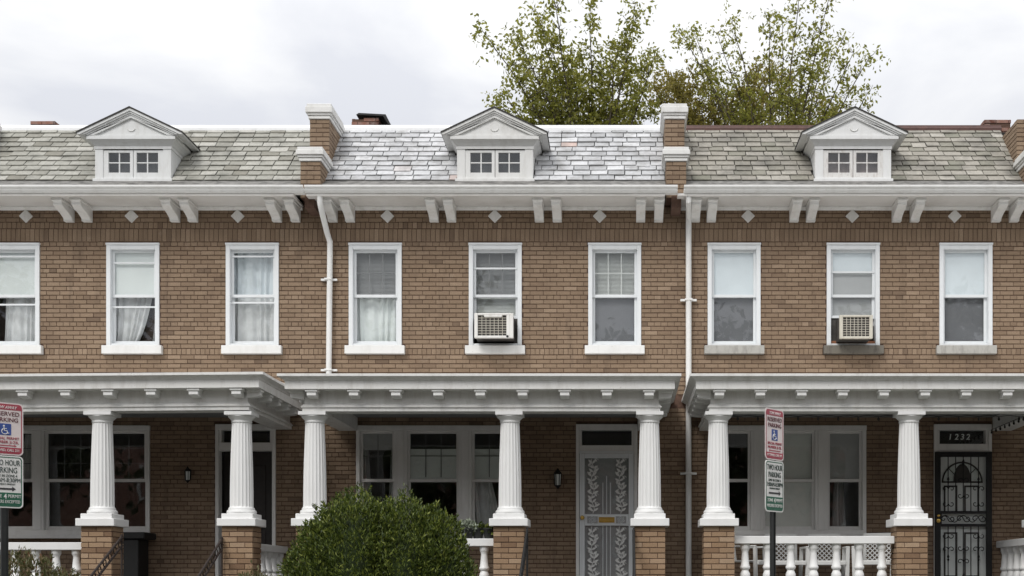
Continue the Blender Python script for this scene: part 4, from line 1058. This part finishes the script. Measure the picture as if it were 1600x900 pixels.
# ------------------------------------------------------------------ bush and shrubs
def lump(p, k):
    return math.sin(p.x*k*1.3+1.7)*math.cos(p.y*k*1.1)*math.sin(p.z*k*1.2+.6)
def bush(label, X, Y, zb, lobes, n, size, mat, seed, core=True, twig=0):
    t = thing('bush', label, 'bush', (X, Y, zb))
    def g(rng):
        tot = sum(l[4] for l in lobes); q = rng.uniform(0, tot); i = 0
        while q > lobes[i][4]: q -= lobes[i][4]; i += 1
        cx_, cz_, rx, rz_, _ = lobes[i]
        while True:
            o = Vector((rng.gauss(0, 1), rng.gauss(0, 1), rng.gauss(0, 1))).normalized()
            if o.y < .55 : break
        rad = 1 + .13*lump(o, 5.5) + .09*lump(o, 12)
        rad *= 1 - abs(rng.gauss(0, .11)) + (rng.random() < .12)*rng.uniform(0, .07)
        p = Vector((cx_ + o.x*rx*rad, o.y*rx*.8*rad, cz_ + o.z*rz_*rad))
        if p.z < .05: p.z = rng.uniform(.02, .3)
        return p, o*.55 + Vector((0, 0, .75))
    fo = leaves(n, g, size, seed, .32)
    rng = random.Random(seed+9)
    for i in range(twig):                                      # sprays: short shoots with needles standing all round
        p, o = g(rng); ax = (o + Vector((rng.gauss(0, .25), rng.gauss(0, .25), .25))).normalized(); L = rng.uniform(.05, .15)
        def h(r): q = r.random(); return p + ax*(L*q), ax*.9
        sp = leaves(26, h, size*.95, seed+i*3+1, .34); fo.add(sp.v, sp.f)
    fo.build('foliage', M[mat], t, fix=False)
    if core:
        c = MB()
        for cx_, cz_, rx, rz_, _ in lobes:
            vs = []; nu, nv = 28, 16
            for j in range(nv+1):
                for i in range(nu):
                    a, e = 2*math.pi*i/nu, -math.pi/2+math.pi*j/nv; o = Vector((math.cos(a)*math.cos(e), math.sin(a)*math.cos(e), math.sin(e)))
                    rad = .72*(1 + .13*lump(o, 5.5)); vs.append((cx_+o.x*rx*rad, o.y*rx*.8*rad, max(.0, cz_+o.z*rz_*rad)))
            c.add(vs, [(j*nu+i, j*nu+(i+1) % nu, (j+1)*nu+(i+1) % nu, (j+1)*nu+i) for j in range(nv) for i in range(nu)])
        c.build('inner_twigs', M['yew_core'], t, smooth=True)  # solid core, coloured dark as the shaded inside
    st = MB(); rng = random.Random(seed+1)
    for i in range(7): a = rng.uniform(0, 6.28); st.tube([(.1*math.cos(a), .1*math.sin(a), -.1), (.3*math.cos(a), .2*math.sin(a), .35), (.6*math.cos(a), .35*math.sin(a), .8)], .03, 5, .012)
    st.build('stems', M['bark'], t)
    return t
Yb = -3.9; db = 3.9; sb = S(db)
def lob(px, py_top, wpx, hm, wt): rx = wpx/2/sb; zt = WZ(py_top, db)-.5; return (WX(px, db)-WX(592, db), zt-hm, rx, hm, wt)
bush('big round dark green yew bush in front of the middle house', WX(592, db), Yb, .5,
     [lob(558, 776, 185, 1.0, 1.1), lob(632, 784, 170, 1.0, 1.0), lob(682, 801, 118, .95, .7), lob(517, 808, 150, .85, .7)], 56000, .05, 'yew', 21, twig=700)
bush('low olive shrub with reddish twigs by the left sign post', WX(38, 3.0), -3.0, .52,
     [(0, .75, .62, .66, 1.0), (.42, .6, .4, .6, .6), (-.5, .7, .45, .6, .6)], 9500, .06, 'shrub', 22, core=False, twig=60)
bush('small leafy shrub at the foot of the pillar by the dark doorway', WX(395, 2.9), -2.9, .52, [(0, .72, .3, .52, 1), (.25, .6, .25, .5, .6)], 2200, .055, 'shrub', 23, core=False)
# ------------------------------------------------------------------ trees behind the roofs
def tree(label, px_base, d, tips, mat, clump, seed, leaf=.085, fork=9.3, mat_fn=None):
    X = WX(px_base, d); t = thing('tree', label, 'tree', (X, -d, -.06), group='trees behind the roofs')
    rng = random.Random(seed)
    MB().tube([(0, 0, 0), (.05, 0, 2.5), (-.05, .05, 5), (0, 0, fork)], .24, 10, .13).build('trunk', M['bark'], t, smooth=True)
    br = MB(); cl = []
    lo, hi = min(p[0] for p in tips), max(p[0] for p in tips); mid = (lo+hi)/2
    for px, py in tips:
        px = mid + (px-mid)*.88; py += 9
        tip = Vector((WX(px, d)-X, rng.uniform(-1.5, 1.5), WZ(py, d)+.06)); st = Vector((0, 0, fork - rng.uniform(0, 1.6)))
        pts = [st]; cv = rng.uniform(1.15, 1.8); wob = Vector((0, 0, 0))
        for i in range(1, 15):
            q = i/14; p = st.lerp(tip, q); p.x = st.x + (tip.x-st.x)*q**cv; wob += Vector((rng.gauss(0, .035), rng.gauss(0, .035), 0)); pts.append(p + wob*(1-q*.5))
        br.tube(pts, .042, 6, .006)
        for i in range(4, 15):
            for k in range(4 if i < 14 else 2):
                a = rng.uniform(0, 6.28); L = rng.uniform(.25, .85)*(1.25-i/15); e = rng.uniform(.1, 1.2)
                o = pts[i]; dv = Vector((math.cos(a)*math.cos(e), math.sin(a)*math.cos(e), math.sin(e)))
                end = o + dv*L; br.tube([o, o + dv*L*.5 + Vector((0, 0, -.03)), end], .010, 4, .003)
                cl.append(end)
                if rng.random() < .75: cl.append(o + dv*L*rng.uniform(.35, .75) + Vector((rng.gauss(0, .06), 0, rng.gauss(0, .06))))
                if L > .4:
                    for _ in range(2):
                        e2 = end + Vector((rng.gauss(0, .16), rng.gauss(0, .16), rng.gauss(.05, .13))); br.tube([o + dv*L*.6, e2], .006, 3, .002); cl.append(e2)
        for _ in range(7): cl.append(pts[-1] + Vector((rng.gauss(0, .17), rng.gauss(0, .17), rng.gauss(-.08, .14))))
    br.build('branches', M['bark'], t)
    def g(r):
        c = cl[r.randrange(len(cl))]; return c + Vector((r.gauss(0, .075), r.gauss(0, .075), r.gauss(0, .075)-.03)), Vector((0, 0, -.45))
    leaves(int(len(cl)*clump), g, leaf, seed+5, .5).build('crown', M[mat], t, fix=False)
    return t
tree('yellow-green tree with fanned branches behind the middle house', 925, -10.0,
     [(752, 88), (756, 150), (785, 42), (800, 110), (838, 22), (868, 14), (890, 80), (930, 25), (962, 60), (1000, 30), (1022, 48), (1040, 105), (985, 110), (850, 130), (770, 178), (935, 130), (815, 165), (1030, 165), (748, 190), (765, 130), (790, 85), (815, 70), (850, 60), (905, 45), (948, 95), (985, 70), (880, 150), (1010, 130), (790, 200), (960, 170)],
     'leaf_green', 9, 31, leaf=.105)
tree('tall thin-crowned tree behind the right house', 1215, -11.0,
     [(1050, 25), (1072, 10), (1118, 18), (1136, 10), (1150, 70), (1195, 50), (1222, 22), (1250, 8), (1292, 14), (1305, 60), (1340, 25), (1352, 80), (1362, 108), (1270, 90), (1100, 80), (1330, 145), (1372, 152)],
     'leaf_green', 7, 37, leaf=.10)
tree('denser brownish olive tree between the two taller trees', 1130, -13.0,
     [(1018, 120), (1012, 165), (1030, 185), (1035, 140), (1052, 105), (1075, 130), (1100, 115), (1150, 120), (1185, 98), (1205, 110), (1235, 135), (1270, 150), (1120, 140), (1165, 150), (1290, 160), (1060, 160), (1215, 150), (1310, 175)],
     'leaf_olive', 14, 41, leaf=.10, fork=10.5)

# ------------------------------------------------------------------ other side of the street (unseen; added to block low sky; mirrored in glass)
t = thing('terrace', 'terrace of red brick houses across the street behind the viewer', 'building', (0, -40, 0))
MB().box(-70, 70, -10, 0, -.1, 8.6).build('wall', M['red_brick'], t)
MB().prism([(-10, 8.601), (.35, 8.601), (.35, 8.9), (-1.2, 10.2), (-10, 10.2)], 'x', -70.3, 70.3).build('roof', M['shingle'], t)
wme = MB().frame(-.45, .45, -.85, .85, .08, 0, .05).mesh('window', M['white'])
for i in range(-15, 16):
    for z in (2.8, 6.2): link('window', wme, t, (i*2.2, .001, z))
rng = random.Random(77)
kinds = ['street tree across the road behind the viewer, %s in its row' % w for w in ('second from the left', 'third from the left', 'third from the right', 'second from the right', 'rightmost', 'leftmost')]
for lb, (x, yy, rr, top) in zip(kinds, ((-13.5, -27, 5.0, 13.0), (-5.2, -29, 4.4, 12), (2.2, -28.5, 3.8, 11), (10.0, -27, 4.8, 12.8), (19.5, -28, 5.0, 13), (-23, -28, 5, 13))):
    t = thing('tree', lb, 'tree', (x, yy, .1), group='street trees across the road')
    MB().tube([(0, 0, 0), (.1, 0, 2), (0, .1, 4), (0, 0, top*.7)], .28, 8, .1).build('trunk', M['bark'], t, smooth=True)
    cls = []
    for q in range(46):
        o = Vector((rng.gauss(0, 1), rng.gauss(0, 1), rng.gauss(0, 1))).normalized()*rng.uniform(.35, 1)
        cls.append(Vector((o.x*rr, o.y*rr, (top+3)/2 + o.z*(top-3)/2)))
    def g(r): c = cls[r.randrange(len(cls))]; return c + Vector((r.gauss(0, .62), r.gauss(0, .62), r.gauss(0, .5))), Vector((0, 0, -.3))
    leaves(9000, g, .36, int(x*10), .6).build('crown', M['leaf_far'], t, fix=False)
print('objects', len(bpy.data.objects), 'tris', sum(len(m.polygons) for m in bpy.data.meshes))
